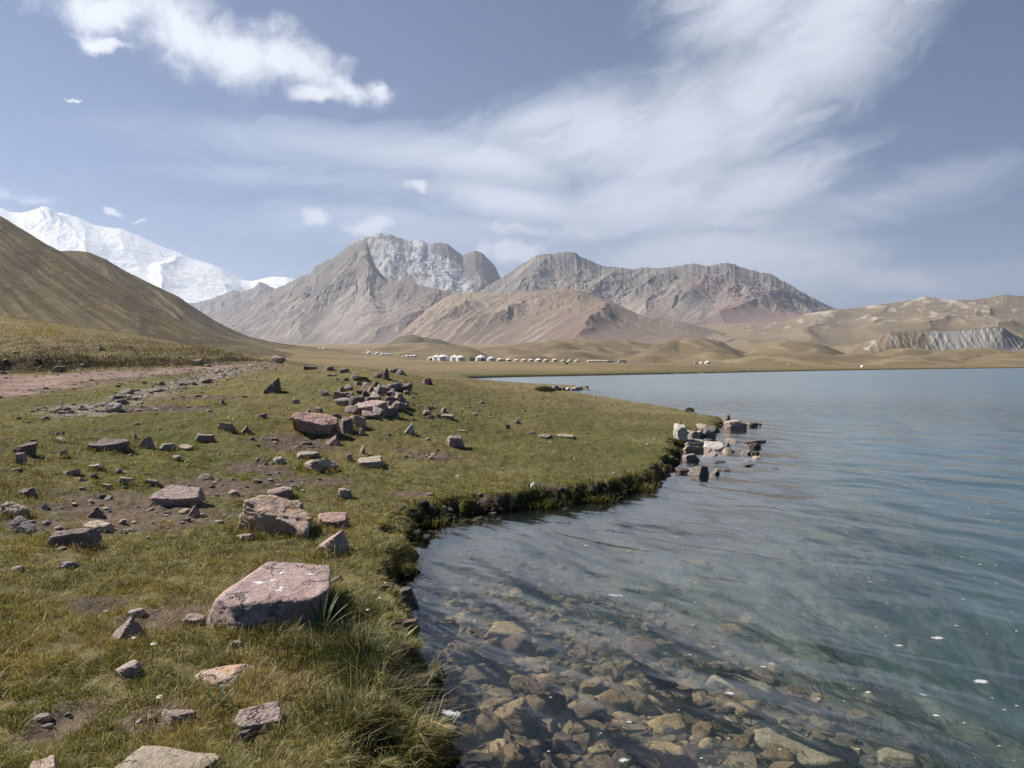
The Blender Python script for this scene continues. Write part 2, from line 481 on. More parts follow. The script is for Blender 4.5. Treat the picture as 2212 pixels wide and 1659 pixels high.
t = NT('ground_soil_grass'); co = t.coord('Object')
a = t.attr('Col').outputs['Color']; vg = t.attr('veg').outputs['Fac']
n1 = t.noise(co, 9, 6, .65); n2 = t.noise(co, 60, 4, .7); n3 = t.noise(co, .35, 6, .62)
f = t.math('ADD', t.math('MULTIPLY', n1, .55), t.math('ADD', t.math('MULTIPLY', n2, .45), t.math('MULTIPLY', n3, .5)))
cc = t.mix(1.0, a, t.ramp(f, [(.45, .45), (.75, 1.0), (1.0, 1.65)]), 'MULTIPLY')
h = t.math('ADD', t.math('MULTIPLY', n1, .05), t.math('MULTIPLY', n2, .012))
h = t.math('ADD', h, t.math('MULTIPLY', n3, .35))
M_ground = t.out(t.pbsdf(cc, .95, t.bump(h, .8, 1.0), .1))
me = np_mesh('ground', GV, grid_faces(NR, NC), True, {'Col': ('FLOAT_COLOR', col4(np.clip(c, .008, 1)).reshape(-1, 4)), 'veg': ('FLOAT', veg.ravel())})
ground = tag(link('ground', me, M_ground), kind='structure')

# dirt track: a worn reddish sheet laid on the ground
track_sd = track_sd+fbm2(GX*.5, GY*1.3, 3, 79)*.8
tm = sstep(-.25, .25, track_sd)
sel = (track_sd > -.3) & nearm
fsel = sel[:-1, :-1] & sel[1:, :-1] & sel[:-1, 1:] & sel[1:, 1:]
fc = grid_faces(NR, NC, 0, fsel)
use, inv = np.unique(fc.ravel(), return_inverse=True)
tv = GV[use].copy()
tv[:, 2] += .004+.02*np.clip(track_sd.ravel()[use]+.3, 0, 1)*(.5+fbm2(tv[:, 0]*2, tv[:, 1]*2, 3, 77)*.5)
tc = lerp(np.array([.185, .130, .108]), np.array([.29, .205, .178]), sstep(-.35, .4, fbm2(tv[:, 0]*.7, tv[:, 1]*2.4, 4, 78))[:, None])
tc = lerp(np.array([.15, .12, .08]), tc, sstep(-.25, .3, track_sd.ravel()[use])[:, None])
t = NT('red_dirt'); co = t.coord('Object')
n1 = t.noise(co, 7, 6, .7); n2 = t.noise(co, 40, 3, .6)
cc = t.mix(1.0, t.attr('Col').outputs['Color'], t.ramp(t.math('ADD', t.math('MULTIPLY', n1, .6), t.math('MULTIPLY', n2, .4)), [(.3, .6), (.7, 1.3)]), 'MULTIPLY')
M_track = t.out(t.pbsdf(cc, .95, t.bump(n1, .5, .06), .1))
tag(link('dirt_track', np_mesh('dirt_track', tv, inv.reshape(-1, 4), True, {'Col': ('FLOAT_COLOR', col4(tc))}), M_track), kind='structure')

# ------------------------------------------------------------------ hills and mountains
def interp_pts(pts, px):
    p = np.array(pts, float); return np.interp(px, p[:, 0], p[:, 1])

def smooth1(a, k):
    if k < 2: return a
    ker = np.hanning(k+2)[1:-1]; ker /= ker.sum(); p = k//2
    return np.convolve(np.pad(a, (p, k-1-p), mode='edge'), ker, 'valid')

def erosion(X, Y, gx, gy, lam, octs=4, seed=0, k=1.0):
    """gullies that run down the slope: waves across the fall line, octave by octave"""
    h = np.zeros_like(X); dx = np.zeros_like(X); dy = np.zeros_like(X); a = 1.0
    for o in range(octs):
        sx_, sy_ = gx+dx*k, gy+dy*k
        ln = np.sqrt(sx_*sx_+sy_*sy_)+1e-6
        st = np.minimum(ln*1.6, 1)
        cx_, cy_ = -sy_/ln, sx_/ln
        px_, py_ = X/lam, Y/lam
        ix, iy = np.floor(px_).astype(np.int64), np.floor(py_).astype(np.int64)
        va = 0; vx = 0; vy = 0; wt = 0
        for i in range(-1, 3):
            for j in range(-1, 3):
                h1 = _h(ix+i, iy+j, seed*7+o)/4096.0; h2 = _h(ix+i, iy+j, seed*7+o+501)/4096.0
                qx = px_-(ix+i)-h1*.9+.2; qy = py_-(iy+j)-h2*.9+.2
                d = qx*qx+qy*qy
                w = np.exp(-d*2.2)
                m = (qx*cx_+qy*cy_)*2*math.pi*1.1
                wt = wt+w; va = va+np.cos(m)*w
                sn = -np.sin(m)*w
                vx = vx+sn*cx_; vy = vy+sn*cy_
        va = va/wt; vx = vx/wt; vy = vy/wt
        h = h+va*a*st
        dx = dx+vx*a*st; dy = dy+vy*a*st
        a *= .52; lam *= .5
    return h

def ridge_mesh(name, sil, yr, foot, yf, nu, nv, mat, jag=0, jagf=.08, amp=40, shear=0, freq=.03, conc=1.35, seed=0, crag=0, sm=3, back=.8, colf=None, wrap=1.0, octs=2, crag_pow=1.8, keep=.10, lam=350, ero=40, eocts=4, sink=3, talus=1.0, wide=.14, kind='structure'):
    px = np.linspace(sil[0][0], sil[-1][0], nu)
    s = smooth1(interp_pts(sil, px), sm)
    js = s+((ridged2(px*jagf, px*0+seed*5.5, 4, seed+2, .6)-.35)*-jag if jag else 0)
    Yr = interp_pts(yr, px); Yf = interp_pts(yf, px); fp = interp_pts(foot, px)
    nb = max(8, nv//6)
    v = np.concatenate([np.linspace(0, 1, nv), 1+np.linspace(0, 1, nb)[1:]**1.3*back])
    V, PX = np.meshgrid(v, px, indexing='ij')
    zr = zat(s, Yr); zf = np.minimum(zat(fp, Yf), gz(um(px, fp)[0]*Yf, Yf))-sink
    dz_jag = zat(js, Yr)-zr
    Vc = np.minimum(V, 1); over = np.maximum(V-1, 0)
    Y = Yf+(Yr-Yf)*V
    X = um(PX, s+0*PX)[0]*Y
    g = Vc**conc
    zw = zat(smooth1(np.pad(s, 80, mode='edge'), max(3, int(nu*wide)))[80:-80], Yr) if wide else zr
    ze = lerp(zw, zr, np.clip((V-.35)/.65, 0, 1)**1.3)
    z = zf+(ze-zf)*g
    lim = HC+(zr-HC)*(Y/Yr)-(1-Vc)*.02*np.abs(zr)
    z = np.where(V < 1, np.minimum(z, np.maximum(lim, zf)), z)
    # big spurs, slanting down the face
    sc = PX+shear*(1-V)
    q = sc*freq+fbm2(PX*freq*.7, V*1.6, 3, seed+3)*wrap*.6
    gul = ridged2(q, V*.8+seed*3.1, octs, seed, .4)
    env = np.clip(Vc, 0, 1)**.5*(1-np.clip(V, 0, 1)**5*(1-keep))
    kk = (zr-zf)/max(1.0, float(np.max(zr-zf)))
    fade = np.where(V > 1, np.clip(1-over/back, 0, 1), 1)
    z = z+(gul-.5)*amp*(.3+.7*kk)*env*fade
    if crag:
        cz = ridged2(X*.0045, z*.011+Y*.0035, 5, seed+13, .6)-.4
        z = z+cz*crag*np.clip(Vc, 0, 1)**crag_pow*env*fade
    zs = z
    dXp = np.gradient(X, axis=1); dYp = np.gradient(Y, axis=1); dzp = np.gradient(zs, axis=1)
    dXv = np.gradient(X, axis=0); dYv = np.gradient(Y, axis=0); dzv = np.gradient(zs, axis=0)
    det = dXp*dYv-dYp*dXv; det = np.where(np.abs(det) < 1e-6, 1e-6, det)
    gx = (dzp*dYv-dYp*dzv)/det; gy = (dXp*dzv-dzp*dXv)/det
    e = erosion(X, Y, gx, gy, lam, eocts, seed)
    env2 = np.clip(Vc*1.6+.1, 0, 1)*(1-np.clip(V, 0, 1)**8*(1-keep*2.5))
    z = z+e*ero*env2*fade*(.45+.55*kk)*lerp(1, .22+.78*sstep(.2, .7, V+.25*gul), talus)
    z = z+dz_jag*np.clip(Vc, 0, 1)**5*fade*(.6+.8*np.clip(fbm2(PX*jagf*.8, V*14, 3, seed+4)+.5, 0, 1))
    z = np.where(V > 1, zr-(zr-np.minimum(zf, zr-50))*np.clip(over/back, 0, 1)**.85*.9, z)
    e1 = np.clip(e*.5+.5, 0, 1)
    at = {'gul': ('FLOAT', gul)}
    if colf is not None:
        cA = colf(PX, V, X, Y, z, gul, e1)
        at['Col'] = ('FLOAT_COLOR', col4(np.clip(cA, 0.01, .92)).reshape(-1, 4))
    vv = np.stack([X, Y, z], -1).reshape(-1, 3)
    me = np_mesh(name, vv, grid_faces(len(v), nu), True, at)
    o = link(name, me, mat)
    o['kind'] = kind
    return o, (px, v, X, Y, z)

def terrain_mat(name, scale, bump=.6, contrast=.5, dist=20, rough=.95):
    t = NT(name); co = t.coord('Object')
    a = t.attr('Col').outputs['Color']
    n1 = t.noise(co, scale, 8, .68, .3); n2 = t.noise(co, scale*9, 5, .65)
    f = t.math('ADD', t.math('MULTIPLY', n1, .6), t.math('MULTIPLY', n2, .4))
    cc = t.mix(1.0, a, t.ramp(f, [(.28, 1-contrast), (.5, 1.0), (.74, 1+contrast)]), 'MULTIPLY')
    h = t.math('ADD', t.math('MULTIPLY', n1, 1.0), t.math('MULTIPLY', n2, .25))
    return t.out(t.pbsdf(cc, rough, t.bump(h, bump, dist), .1))

def A3(*v): return np.array(v, float)
def mixc(c, d, m): return lerp(c, A3(*d), np.clip(m, 0, 1)[..., None])

# distant snow mountain
def col_snow(PX, V, X, Y, z, gul, g2):
    c = np.ones(PX.shape+(3,))*A3(.86, .87, .89)
    crev = sstep(.12, .55, ridged2(X*.0013, z*.011+X*.0006, 4, 88, .6)*sstep(-.25, .3, fbm2(X*.0004, z*.0012, 3, 89)))*sstep(.05, .3, V)*sstep(1.02, .82, V)
    c = mixc(c, (.58, .62, .68), crev*.75)
    pz = zat(0, 1)*0
    rock = sstep(.25, .6, ridged2(PX*.05+V*6, V*5, 4, 90))*((sstep(35, 70, PX)*sstep(190, 120, PX)*sstep(.86, .93, V)*sstep(1.0, .97, V)))
    c = mixc(c, (.23, .22, .25), rock*.95)
    r2 = sstep(.35, .6, ridged2(PX*.09, V*9+PX*.03, 4, 91))*sstep(-60, 0, PX)*sstep(130, 60, PX)*sstep(.35, .6, V)*sstep(.98, .85, V)
    c = mixc(c, (.30, .31, .36), r2*.8)
    return c
M_snow = terrain_mat('snow_and_ice', .0016, .45, .07, 90, .7)
sil = [(-420, 470), (-200, 462), (-60, 452), (0, 447), (22, 458), (45, 460), (62, 457), (80, 451), (92, 446), (105, 449), (120, 458), (145, 463), (165, 470), (200, 484), (235, 489), (262, 492), (300, 508), (340, 527), (380, 545), (420, 560), (455, 570),
       (480, 580), (500, 592), (520, 603), (540, 607), (560, 603), (590, 598), (615, 599), (640, 604), (690, 625), (760, 660)]
ridge_mesh('snow_mountain', sil, [(-400, 19000), (760, 19000)], [(-420, 700), (300, 700), (760, 720)], [(-420, 11500), (760, 11500)], 900, 260, M_snow,
           jag=0, jagf=.12, amp=260, shear=-120, freq=0.0055, conc=1.15, seed=11, crag=26, sm=9, colf=col_snow, keep=0.2, octs=2, lam=1100, ero=30, eocts=4)

# blue-grey spur in the gap, and the rocky peaks
def col_rock(PX, V, X, Y, z, gul, g2, pal=0, S=190):
    base = A3(.205, .180, .165) if pal == 0 else A3(.195, .174, .162)
    c = np.ones(PX.shape+(3,))*base
    c = mixc(c, (.255, .220, .186), sstep(-.25, .4, fbm2(X*.0011, z*.003, 4, 93)))
    c = mixc(c, (.22, .168, .148), sstep(.0, .45, fbm2(X*.0007+9, z*.002, 3, 94))*.8)
    scree = sstep(.42, .12, gul)*sstep(1.0, .55, V)
    c = mixc(c, (.40, .36, .31), scree*.5)
    c = mixc(c, (.43, .39, .345), sstep(.42, .08, g2)*sstep(.95, .5, V)*.6)
    sc_ = PX+S*(1-V)
    wv_ = fbm2(PX*.02, V*3, 3, 161)*.5
    ln = ridged2(sc_*.045+wv_, V*.7, 4, 162, .6)
    c = mixc(c, (.40, .355, .305), sstep(.46, .72, ln)*sstep(.97, .70, V)*sstep(.0, .2, V)*.75)
    c = mixc(c, (.150, .128, .120), sstep(.50, .80, ridged2(sc_*.03+wv_+7, V*.6, 3, 163))*.5)
    st_ = np.sin(V*95+fbm2(PX*.012, V*2, 3, 164)*9)
    c = mixc(c, (.135, .118, .112), sstep(.55, .95, st_)*sstep(-.05, .25, fbm2(PX*.03, V*12, 3, 165))*sstep(.40, .55, V)*.5)
    crag = sstep(.45, .75, ridged2(X*.006, z*.02, 4, 95))*sstep(.35, .8, V)
    c = mixc(c, (.14, .128, .122), crag*.5)
    return c*np.array([.80, .775, .76])
M_rock = terrain_mat('mountain_rock', .006, .55, .22, 22)
ridge_mesh('rocky_spur', [(330, 690), (405, 655), (430, 652), (455, 645), (480, 636), (505, 625), (520, 630), (545, 622), (562, 608), (580, 616), (600, 628), (640, 620), (680, 650), (760, 700)],
           [(330, 13000), (760, 13000)], [(330, 745), (760, 745)], [(330, 9500), (760, 9500)], 420, 140, M_rock, jag=3, jagf=.07, amp=240, shear=60, freq=0.011, conc=1.1, seed=23, crag=30, colf=col_rock, sm=1, octs=2, lam=600, ero=40)

def col_glacier(PX, V, X, Y, z, gul, g2):
    c = col_rock(PX, V, X, Y, z, gul, g2)*.85
    e = fbm2(PX*.03, V*7, 4, 97)
    ice = sstep(.50, .62, V+e*.12-.0004*(PX-900))*sstep(1100, 1000, PX+e*40)*sstep(.18, .45, gul+.25*e+.25)
    tongue = sstep(.30, .44, V+e*.08)*sstep(880, 925, PX+e*25)*sstep(1055, 1005, PX+e*20+(V-.4)*40)
    m = np.maximum(ice*sstep(730, 800, PX), tongue)
    darkpk = sstep(925, 940, PX+e*18)*sstep(.84, .9, V+e*.05)*sstep(1100, 1040, PX)
    darkpk2 = sstep(985, 1003, PX+e*15)*sstep(.62, .72, V+e*.05)
    m = m*(1-np.clip(darkpk*.85+darkpk2, 0, 1))
    m = m*sstep(-.28, .12, fbm2(PX*.07, V*14, 4, 171)+.12*tongue)*(.55+.45*sstep(.80, .45, ridged2(PX*.035-V*3.0, V*4.5, 4, 98)*(1-.75*tongue)))
    cr = ridged2(PX*.05, V*34+PX*.03, 3, 99)
    icec = lerp(A3(.50, .51, .54), A3(.30, .30, .31), sstep(.35, .8, cr)[..., None])
    icec = mixc(icec, (.45, .43, .42), sstep(.55, .38, V))
    return lerp(c, icec, (m*.85)[..., None])
ridge_mesh('glacier_peak', [(690, 640), (720, 565), (745, 540), (765, 520), (785, 514), (800, 509), (815, 505), (830, 503), (848, 507), (860, 512), (878, 519), (893, 521), (905, 517), (912, 519), (925, 527), (940, 525), (952, 524), (968, 527), (985, 540), (1000, 552), (1015, 546), (1028, 541), (1042, 546), (1055, 560), (1070, 575), (1080, 597), (1100, 625), (1130, 680)],
           [(690, 9800), (1130, 9800)], [(690, 720), (1130, 720)], [(690, 7000), (1130, 7000)], 560, 260, M_rock, jag=1.4, jagf=.1, amp=110, shear=90, freq=0.0075, conc=1.12, seed=31, crag=36, colf=col_glacier, sm=3, octs=2, lam=520, ero=22)

ridge_mesh('mountain_face', [(380, 700), (420, 690), (455, 682), (480, 670), (520, 655), (545, 643), (585, 626), (620, 612), (650, 598), (672, 590), (680, 577), (700, 566), (720, 556), (742, 541), (760, 529), (775, 521), (786, 517), (793, 524), (800, 548), (812, 578), (835, 602), (860, 608), (888, 613), (915, 617), (940, 621), (965, 628), (990, 640), (1020, 668), (1060, 735)],
           [(380, 9200), (600, 8800), (770, 8300), (800, 7700), (860, 6900), (950, 6500), (1060, 6200)], [(380, 745), (600, 752), (1060, 752)], [(380, 5600), (1060, 5000)], 700, 280, M_rock, jag=4, jagf=.06, amp=210, shear=200, freq=0.0046, conc=1.16, seed=41, crag=26, colf=col_rock, sm=1, wrap=.5, octs=2, lam=520, ero=30, eocts=5)

def col_ridge(PX, V, X, Y, z, gul, g2):
    c = col_rock(PX, V, X, Y, z, gul, g2, 1, 150)
    c = mixc(c, (.165, .145, .136), sstep(.72, .92, V+.1*gul)*.6)
    c = mixc(c, (.245, .155, .138), sstep(1500, 1580, PX)*sstep(.75, .35, V+.15*gul)*.75)
    c = mixc(c, (.22, .145, .13), sstep(.0, .35, fbm2(PX*.011, V*2.0, 3, 101))*sstep(1350, 1560, PX)*sstep(.9, .5, V)*.8)
    c = mixc(c, (.30, .27, .22), sstep(.55, .8, g2)*sstep(.55, .75, V)*sstep(1500, 1350, PX)*.6)
    return c
ridge_mesh('mountain_ridge', [(1000, 665), (1040, 628), (1080, 600), (1100, 588), (1120, 574), (1140, 562), (1158, 551), (1180, 549), (1198, 549), (1208, 546), (1232, 545), (1244, 546), (1256, 554), (1275, 562), (1300, 573), (1320, 575), (1345, 578), (1366, 583), (1395, 578), (1420, 580), (1446, 579), (1470, 573), (1498, 568), (1510, 571), (1530, 576), (1546, 571), (1562, 567), (1578, 567), (1605, 576), (1640, 587), (1668, 592), (1690, 607), (1720, 624), (1750, 639), (1780, 654), (1806, 667), (1840, 690)],
           [(1000, 8200), (1300, 8200), (1840, 7200)], [(1000, 715), (1300, 708), (1500, 697), (1840, 693)], [(1000, 5800), (1500, 5600), (1840, 5600)], 900, 260, M_rock, jag=3, jagf=.07, amp=175, shear=150, freq=0.0058, conc=1.25, seed=53, crag=25, colf=col_ridge, sm=3, wrap=.6, octs=2, lam=500, ero=31, eocts=5)

def col_foot(PX, V, X, Y, z, gul, g2):
    c = np.ones(PX.shape+(3,))*A3(.205, .160, .130)
    c = mixc(c, (.25, .20, .15), sstep(-.3, .4, fbm2(X*.0016, z*.004, 4, 111)))
    c = mixc(c, (.30, .245, .175), sstep(930, 960, PX)*sstep(1120, 1040, PX)*sstep(.55, .85, V)*.8)
    c = mixc(c, (.36, .32, .265), sstep(.46, .72, ridged2((PX+190*(1-V))*.04+fbm2(PX*.02, V*3, 3, 167)*.5, V*.5, 4, 166))*sstep(1270, 1150, PX)*sstep(.97, .75, V)*.75)
    c = mixc(c, (.37, .33, .27), sstep(.36, .06, g2)*sstep(1260, 1150, PX)*.7)
    c = mixc(c, (.27, .165, .15), sstep(.05, .4, fbm2(PX*.02-V*1.2, V*4+PX*.004, 3, 112))*sstep(1190, 1225, PX)*sstep(1300, 1270, PX)*sstep(.9, .6, V)*.9)
    return c*np.array([.86, .83, .81])
M_foot = terrain_mat('foothill_earth', .008, .7, .28, 12)
ridge_mesh('foothills', [(690, 752), (760, 747), (820, 740), (850, 728), (890, 696), (930, 662), (962, 642), (985, 634), (1012, 631), (1060, 634), (1100, 635), (1130, 632), (1160, 628), (1200, 624), (1222, 624), (1250, 627), (1290, 640), (1330, 657), (1380, 679), (1420, 688), (1480, 697), (1540, 712), (1600, 730)],
           [(690, 6000), (1000, 5600), (1250, 4700), (1600, 4200)], [(690, 756), (1000, 752), (1250, 738), (1600, 740)], [(690, 3600), (1000, 3400), (1600, 3000)], 700, 200, M_foot, jag=1.0, amp=90, shear=160, freq=0.0062, conc=1.05, seed=61, crag=3, colf=col_foot, sm=15, wrap=.5, octs=2, lam=200, ero=14, eocts=5)

# right-hand hills with pale scars, and the eroded cliff
def col_hills(PX, V, X, Y, z, gul, g2):
    c = np.ones(PX.shape+(3,))*A3(.185, .150, .108)
    c = mixc(c, (.225, .185, .135), sstep(-.2, .4, fbm2(X*.002, z*.006, 4, 121)))
    c = mixc(c, (.18, .145, .108), sstep(.5, .2, gul)*.5)
    sc = sstep(.22, .5, fbm2(PX*.035, V*11, 4, 123)+.25*gul)
    c = mixc(c, (.42, .38, .32), sc*sstep(.35, .6, V)*.75)
    c = mixc(c, (.42, .38, .32), sstep(.80, .95, V)*sstep(.55, .85, gul)*.8)
    return c*np.array([.90, .88, .86])
M_hills = terrain_mat('dry_hill_grass', .012, .6, .25, 8)
ridge_mesh('dry_hills', [(1440, 712), (1560, 705), (1640, 701), (1700, 692), (1750, 677), (1795, 668), (1830, 666), (1870, 663), (1920, 655), (1960, 649), (1988, 645), (1998, 640), (2012, 643), (2050, 648), (2090, 648), (2130, 643), (2158, 637), (2172, 635), (2200, 638), (2260, 637), (2400, 630), (2700, 640), (3000, 680)],
           [(1440, 5600), (1800, 4700), (2200, 4300), (3000, 4300)], [(1440, 720), (1700, 735), (2200, 745), (3000, 750)], [(1440, 3200), (1800, 2700), (3000, 2300)], 900, 220, M_hills, jag=1.0, amp=70, shear=-120, freq=0.0048, conc=1.1, seed=71, crag=2, colf=col_hills, sm=9, wrap=1.0, octs=2, lam=420, ero=9, eocts=4)

def col_cliff(PX, V, X, Y, z, gul, g2):
    e = fbm2(PX*.03, V*3, 3, 131)
    c = np.ones(PX.shape+(3,))*A3(.37, .355, .325)
    c = mixc(c, (.36, .34, .31), sstep(.35, .65, ridged2(PX*.10+e*1.2, V*.9, 4, 137)))
    c = mixc(c, (.17, .16, .15), sstep(.55, .85, ridged2(PX*.05+e*2.2, V*2.3+3, 4, 138))*.35)
    slope = sstep(2030, 1990, PX+e*30)
    gr = np.ones(PX.shape+(3,))*A3(.215, .175, .125)
    gr = mixc(gr, (.46, .43, .37), sstep(.2, .5, fbm2(PX*.05+V*1.5, V*2.2, 3, 133))*.7)
    c = lerp(c, gr, slope[..., None])
    return mixc(c, (.19, .15, .10), sstep(.965, .99, V))
M_cliff = terrain_mat('pale_clay_cliff', .05, .5, .2, 2)
ridge_mesh('eroded_cliff', [(1820, 752), (1855, 742), (1890, 730), (1925, 716), (1960, 717), (1990, 714), (2020, 713), (2040, 715), (2070, 713), (2100, 711), (2130, 708), (2150, 706), (2166, 708), (2180, 716), (2200, 727), (2225, 740), (2250, 752)],
           [(1820, 1640), (2250, 1640)], [(1820, 757), (1925, 756), (2000, 750), (2140, 747), (2250, 756)], [(1820, 1540), (2000, 1575), (2250, 1580)], 460, 120, M_cliff, jag=0, amp=2, shear=30, freq=0.03, conc=0.9, seed=81, crag=0, talus=0, colf=col_cliff, sm=5, wrap=.35, keep=.2, back=1.5, octs=2, lam=16, ero=1.2, eocts=4, wide=0)

# left-hand hillsides
def col_left(PX, V, X, Y, z, gul, g2):
    c = np.ones(PX.shape+(3,))*A3(.098, .077, .047)
    c = mixc(c, (.150, .122, .066), sstep(.30, .75, gul)*.8)
    c = mixc(c, (.165, .134, .074), sstep(.35, .7, ridged2((PX+620*(1-V))*.035, V*1.3, 4, 146))*.5)
    c = mixc(c, (.066, .052, .037), sstep(-.1, .4, fbm2(PX*.012-V*2.2, V*2.0, 4, 141))*.75)
    c = mixc(c, (.14, .115, .062), sstep(.5, .8, g2)*.3)
    c = mixc(c, (.165, .135, .070), sstep(.22, .0, V)*.6)
    return c
M_left = terrain_mat('hillside_grass', .16, .9, .50, 1.4)
ridge_mesh('near_hillside', [(-900, 120), (-500, 235), (-250, 340), (-120, 400), (-50, 438), (0, 466), (25, 481), (60, 502), (100, 527), (130, 542), (160, 560), (200, 585), (250, 613), (300, 645), (350, 672), (400, 697), (440, 713), (480, 727), (530, 741), (600, 757), (680, 775), (760, 796)],
           [(-900, 520), (0, 520), (760, 560)], [(-900, 660), (-300, 680), (0, 700), (300, 742), (450, 765), (600, 775), (760, 798)], [(-900, 150), (0, 185), (300, 190), (760, 330)], 760, 260, M_left, jag=0.8, jagf=.03, amp=7, shear=-620, freq=0.013, conc=1.02, seed=91, crag=0, sink=.3, talus=0, colf=col_left, sm=15, wrap=.55, octs=4, lam=34, ero=0.4, eocts=5, wide=0)
ridge_mesh('far_hillside', [(-200, 600), (60, 560), (110, 546), (140, 541), (170, 541), (192, 544), (230, 561), (280, 590), (320, 609), (352, 624), (385, 640), (420, 664), (460, 690), (500, 711), (540, 727), (580, 737), (640, 746), (700, 752), (780, 758)],
           [(-200, 1150), (780, 1300)], [(-200, 740), (300, 745), (780, 762)], [(-200, 640), (780, 800)], 480, 160, M_left, jag=1.0, jagf=.03, amp=12, shear=-240, freq=0.012, conc=1.05, seed=97, crag=0, sink=.3, talus=0, colf=col_left, sm=9, wrap=.6, octs=3, lam=80, ero=1.5, eocts=5, wide=0)

# low mounds behind the camp
MND = [(878, 757, 42, 950, 90), (1003, 748, 52, 640, 60), (905, 739, 110, 1500, 160), (885, 725, 42, 1900, 120), (925, 731, 62, 1900, 120), (965, 741, 60, 1880, 100), (1091, 751, 100, 1000, 90), (1190, 739, 90, 1350, 120), (1225, 733, 150, 1600, 160),
       (1235, 755, 80, 980, 90), (1335, 733, 110, 1750, 170), (1403, 765, 50, 820, 70), (1515, 731, 95, 1550, 160), (1448, 738, 60, 1500, 120), (1543, 748, 62, 1080, 90), (1719, 735, 95, 1500, 140), (1727, 760, 130, 980, 70),
       (1847, 764, 110, 1050, 80), (1640, 768, 60, 1000, 60), (2007, 766, 140, 980, 80), (2212, 757, 110, 950, 90), (2107, 750, 130, 1300, 110), (2400, 745, 160, 1100, 110), (2330, 735, 160, 1500, 130), (1960, 752, 90, 1350, 90), (1150, 763, 60, 800, 60), (2650, 745, 160, 1200, 130)]
hpx = np.linspace(640, 3000, 900); hy = np.geomspace(470, 2500, 300)
HYg, HPX = np.meshgrid(hy, hpx, indexing='ij'); HX = ucol(HPX)*HYg
b0 = gz(HX.ravel(), HYg.ravel()).reshape(HX.shape)
raise_ = np.zeros_like(HX); whi = np.zeros_like(HX)
wpx = HPX+fbm2(HX*.006, HYg*.006, 3, 151)*26; wy = HYg+fbm2(HX*.005+4, HYg*.005, 3, 152)*50
for k, (mp, py, w, yy, dd) in enumerate(MND):
    pk = float(zat(py, yy)-gz(float(ucol(mp)*yy), yy)[0])
    if pk <= 0: continue
    e = np.exp(-np.abs((wpx-mp)/w)**2.2-np.abs((wy-yy)/dd)**2.2)*pk
    raise_ = np.maximum(raise_, e)+np.minimum(raise_, e)*.15
gl = ridged2(HX*.012, HYg*.009, 4, 153)
HZ = b0-1.2+raise_+(gl-.5)*raise_*.16+fbm2(HX*.03, HYg*.03, 4, 154)*.5*sstep(1, 8, raise_)
hc = np.ones(HX.shape+(3,))*A3(.165, .130, .080)
hc = mixc(hc, (.225, .18, .11), sstep(.35, .75, gl))
hc = mixc(hc, (.115, .092, .062), sstep(-.05, .35, fbm2(HX*.014+HYg*.004, HYg*.008, 4, 156))*.7)
hc = mixc(hc, (.105, .092, .062), sstep(1700, 1800, HYg)*sstep(1010, 950, HPX)*.85)
hc = mixc(hc, (.27, .25, .21), sstep(.25, .5, fbm2(HX*.06, HYg*.05, 4, 158))*sstep(60, 20, np.abs(HPX-1010))*sstep(700, 620, HYg)*.6)
M_mound = terrain_mat('mound_grass', .05, .8, .38, 2)
tag(link('camp_hills', np_mesh('camp_hills', np.stack([HX, HYg, HZ], -1).reshape(-1, 3), grid_faces(len(hy), len(hpx)), True, {'Col': ('FLOAT_COLOR', col4(hc).reshape(-1, 4))}), M_mound), kind='structure')
def hz(px, Y):
    i = int(np.argmin(np.abs(hpx-px))); j = int(np.argmin(np.abs(hy-Y)))
    return max(float(HZ[j, i]), float(gz(float(ucol(px)*Y), Y)[0]))
EXPO = 0.98
NTUFT = 150000
# ------------------------------------------------------------------ the lake
wu = np.linspace(-1.0, 2.0, 760); wy = np.concatenate([np.geomspace(.5, 45, 620)[:-1], np.geomspace(45, 1500, 120)])
WU, WY = np.meshgrid(wu, wy); WX = WU*WY
kx, ky = .80, .60                                  # travel direction of the ripples
P = WX*kx+WY*ky; Q = -WX*ky+WY*kx
wp = P+fbm2(WX*.35, WY*.35, 3, 201)*.9
shore = sstep(.0, 2.5, -sdist(WX, WY))
wz = fbm2(wp*1.3, Q*.40, 3, 202)*.044*(.35+.65*shore)+fbm2(wp*.5, Q*.14, 2, 203)*.022*shore+fbm2(wp*4.6+Q*.6, Q*1.6, 2, 204)*.0035
wz *= sstep(60, 30, WY)
top = np.stack([WX, WY, wz], -1).reshape(-1, 3)
nr, nc = WX.shape
bot = top.copy(); bot[:, 2] = -6.5
nV = nr*nc
ft = grid_faces(nr, nc); fb = grid_faces(nr, nc, nV)[:, ::-1]
i0 = np.arange(nc-1); j0 = np.arange(nr-1)
side = lambda a, b: np.stack([a, b, b+nV, a+nV], -1)
fs = np.concatenate([side(i0+1, i0), side((nr-1)*nc+i0, (nr-1)*nc+i0+1), side(j0*nc, (j0+1)*nc), side((j0+1)*nc+nc-1, j0*nc+nc-1)])
t = NT('lake_water'); co = t.coord('Object')
mp = t.n('ShaderNodeMapping', {'Vector': co, 'Rotation': (0, 0, math.atan2(ky, kx)*-1), 'Scale': (1, 1, 1)}, vector_type='POINT').outputs[0]
st = t.vmath('MULTIPLY', mp, (1, .30, 1)).outputs[0]
st2 = t.vmath('MULTIPLY', mp, (1, .45, 1)).outputs[0]
w1 = t.noise(st, 1.6, 3, .5, .6); w2 = t.noise(st2, 7.5, 3, .55, .3); w3 = t.noise(st, .22, 2, .5, .4); w4 = t.noise(st, .05, 3, .5, .3)
h = t.math('ADD', t.math('MULTIPLY', w1, .055), t.math('MULTIPLY', w2, .0075))
geo = t.n('ShaderNodeNewGeometry')
dist = t.n('ShaderNodeSeparateXYZ', {0: geo.outputs['Position']}).outputs['Y']
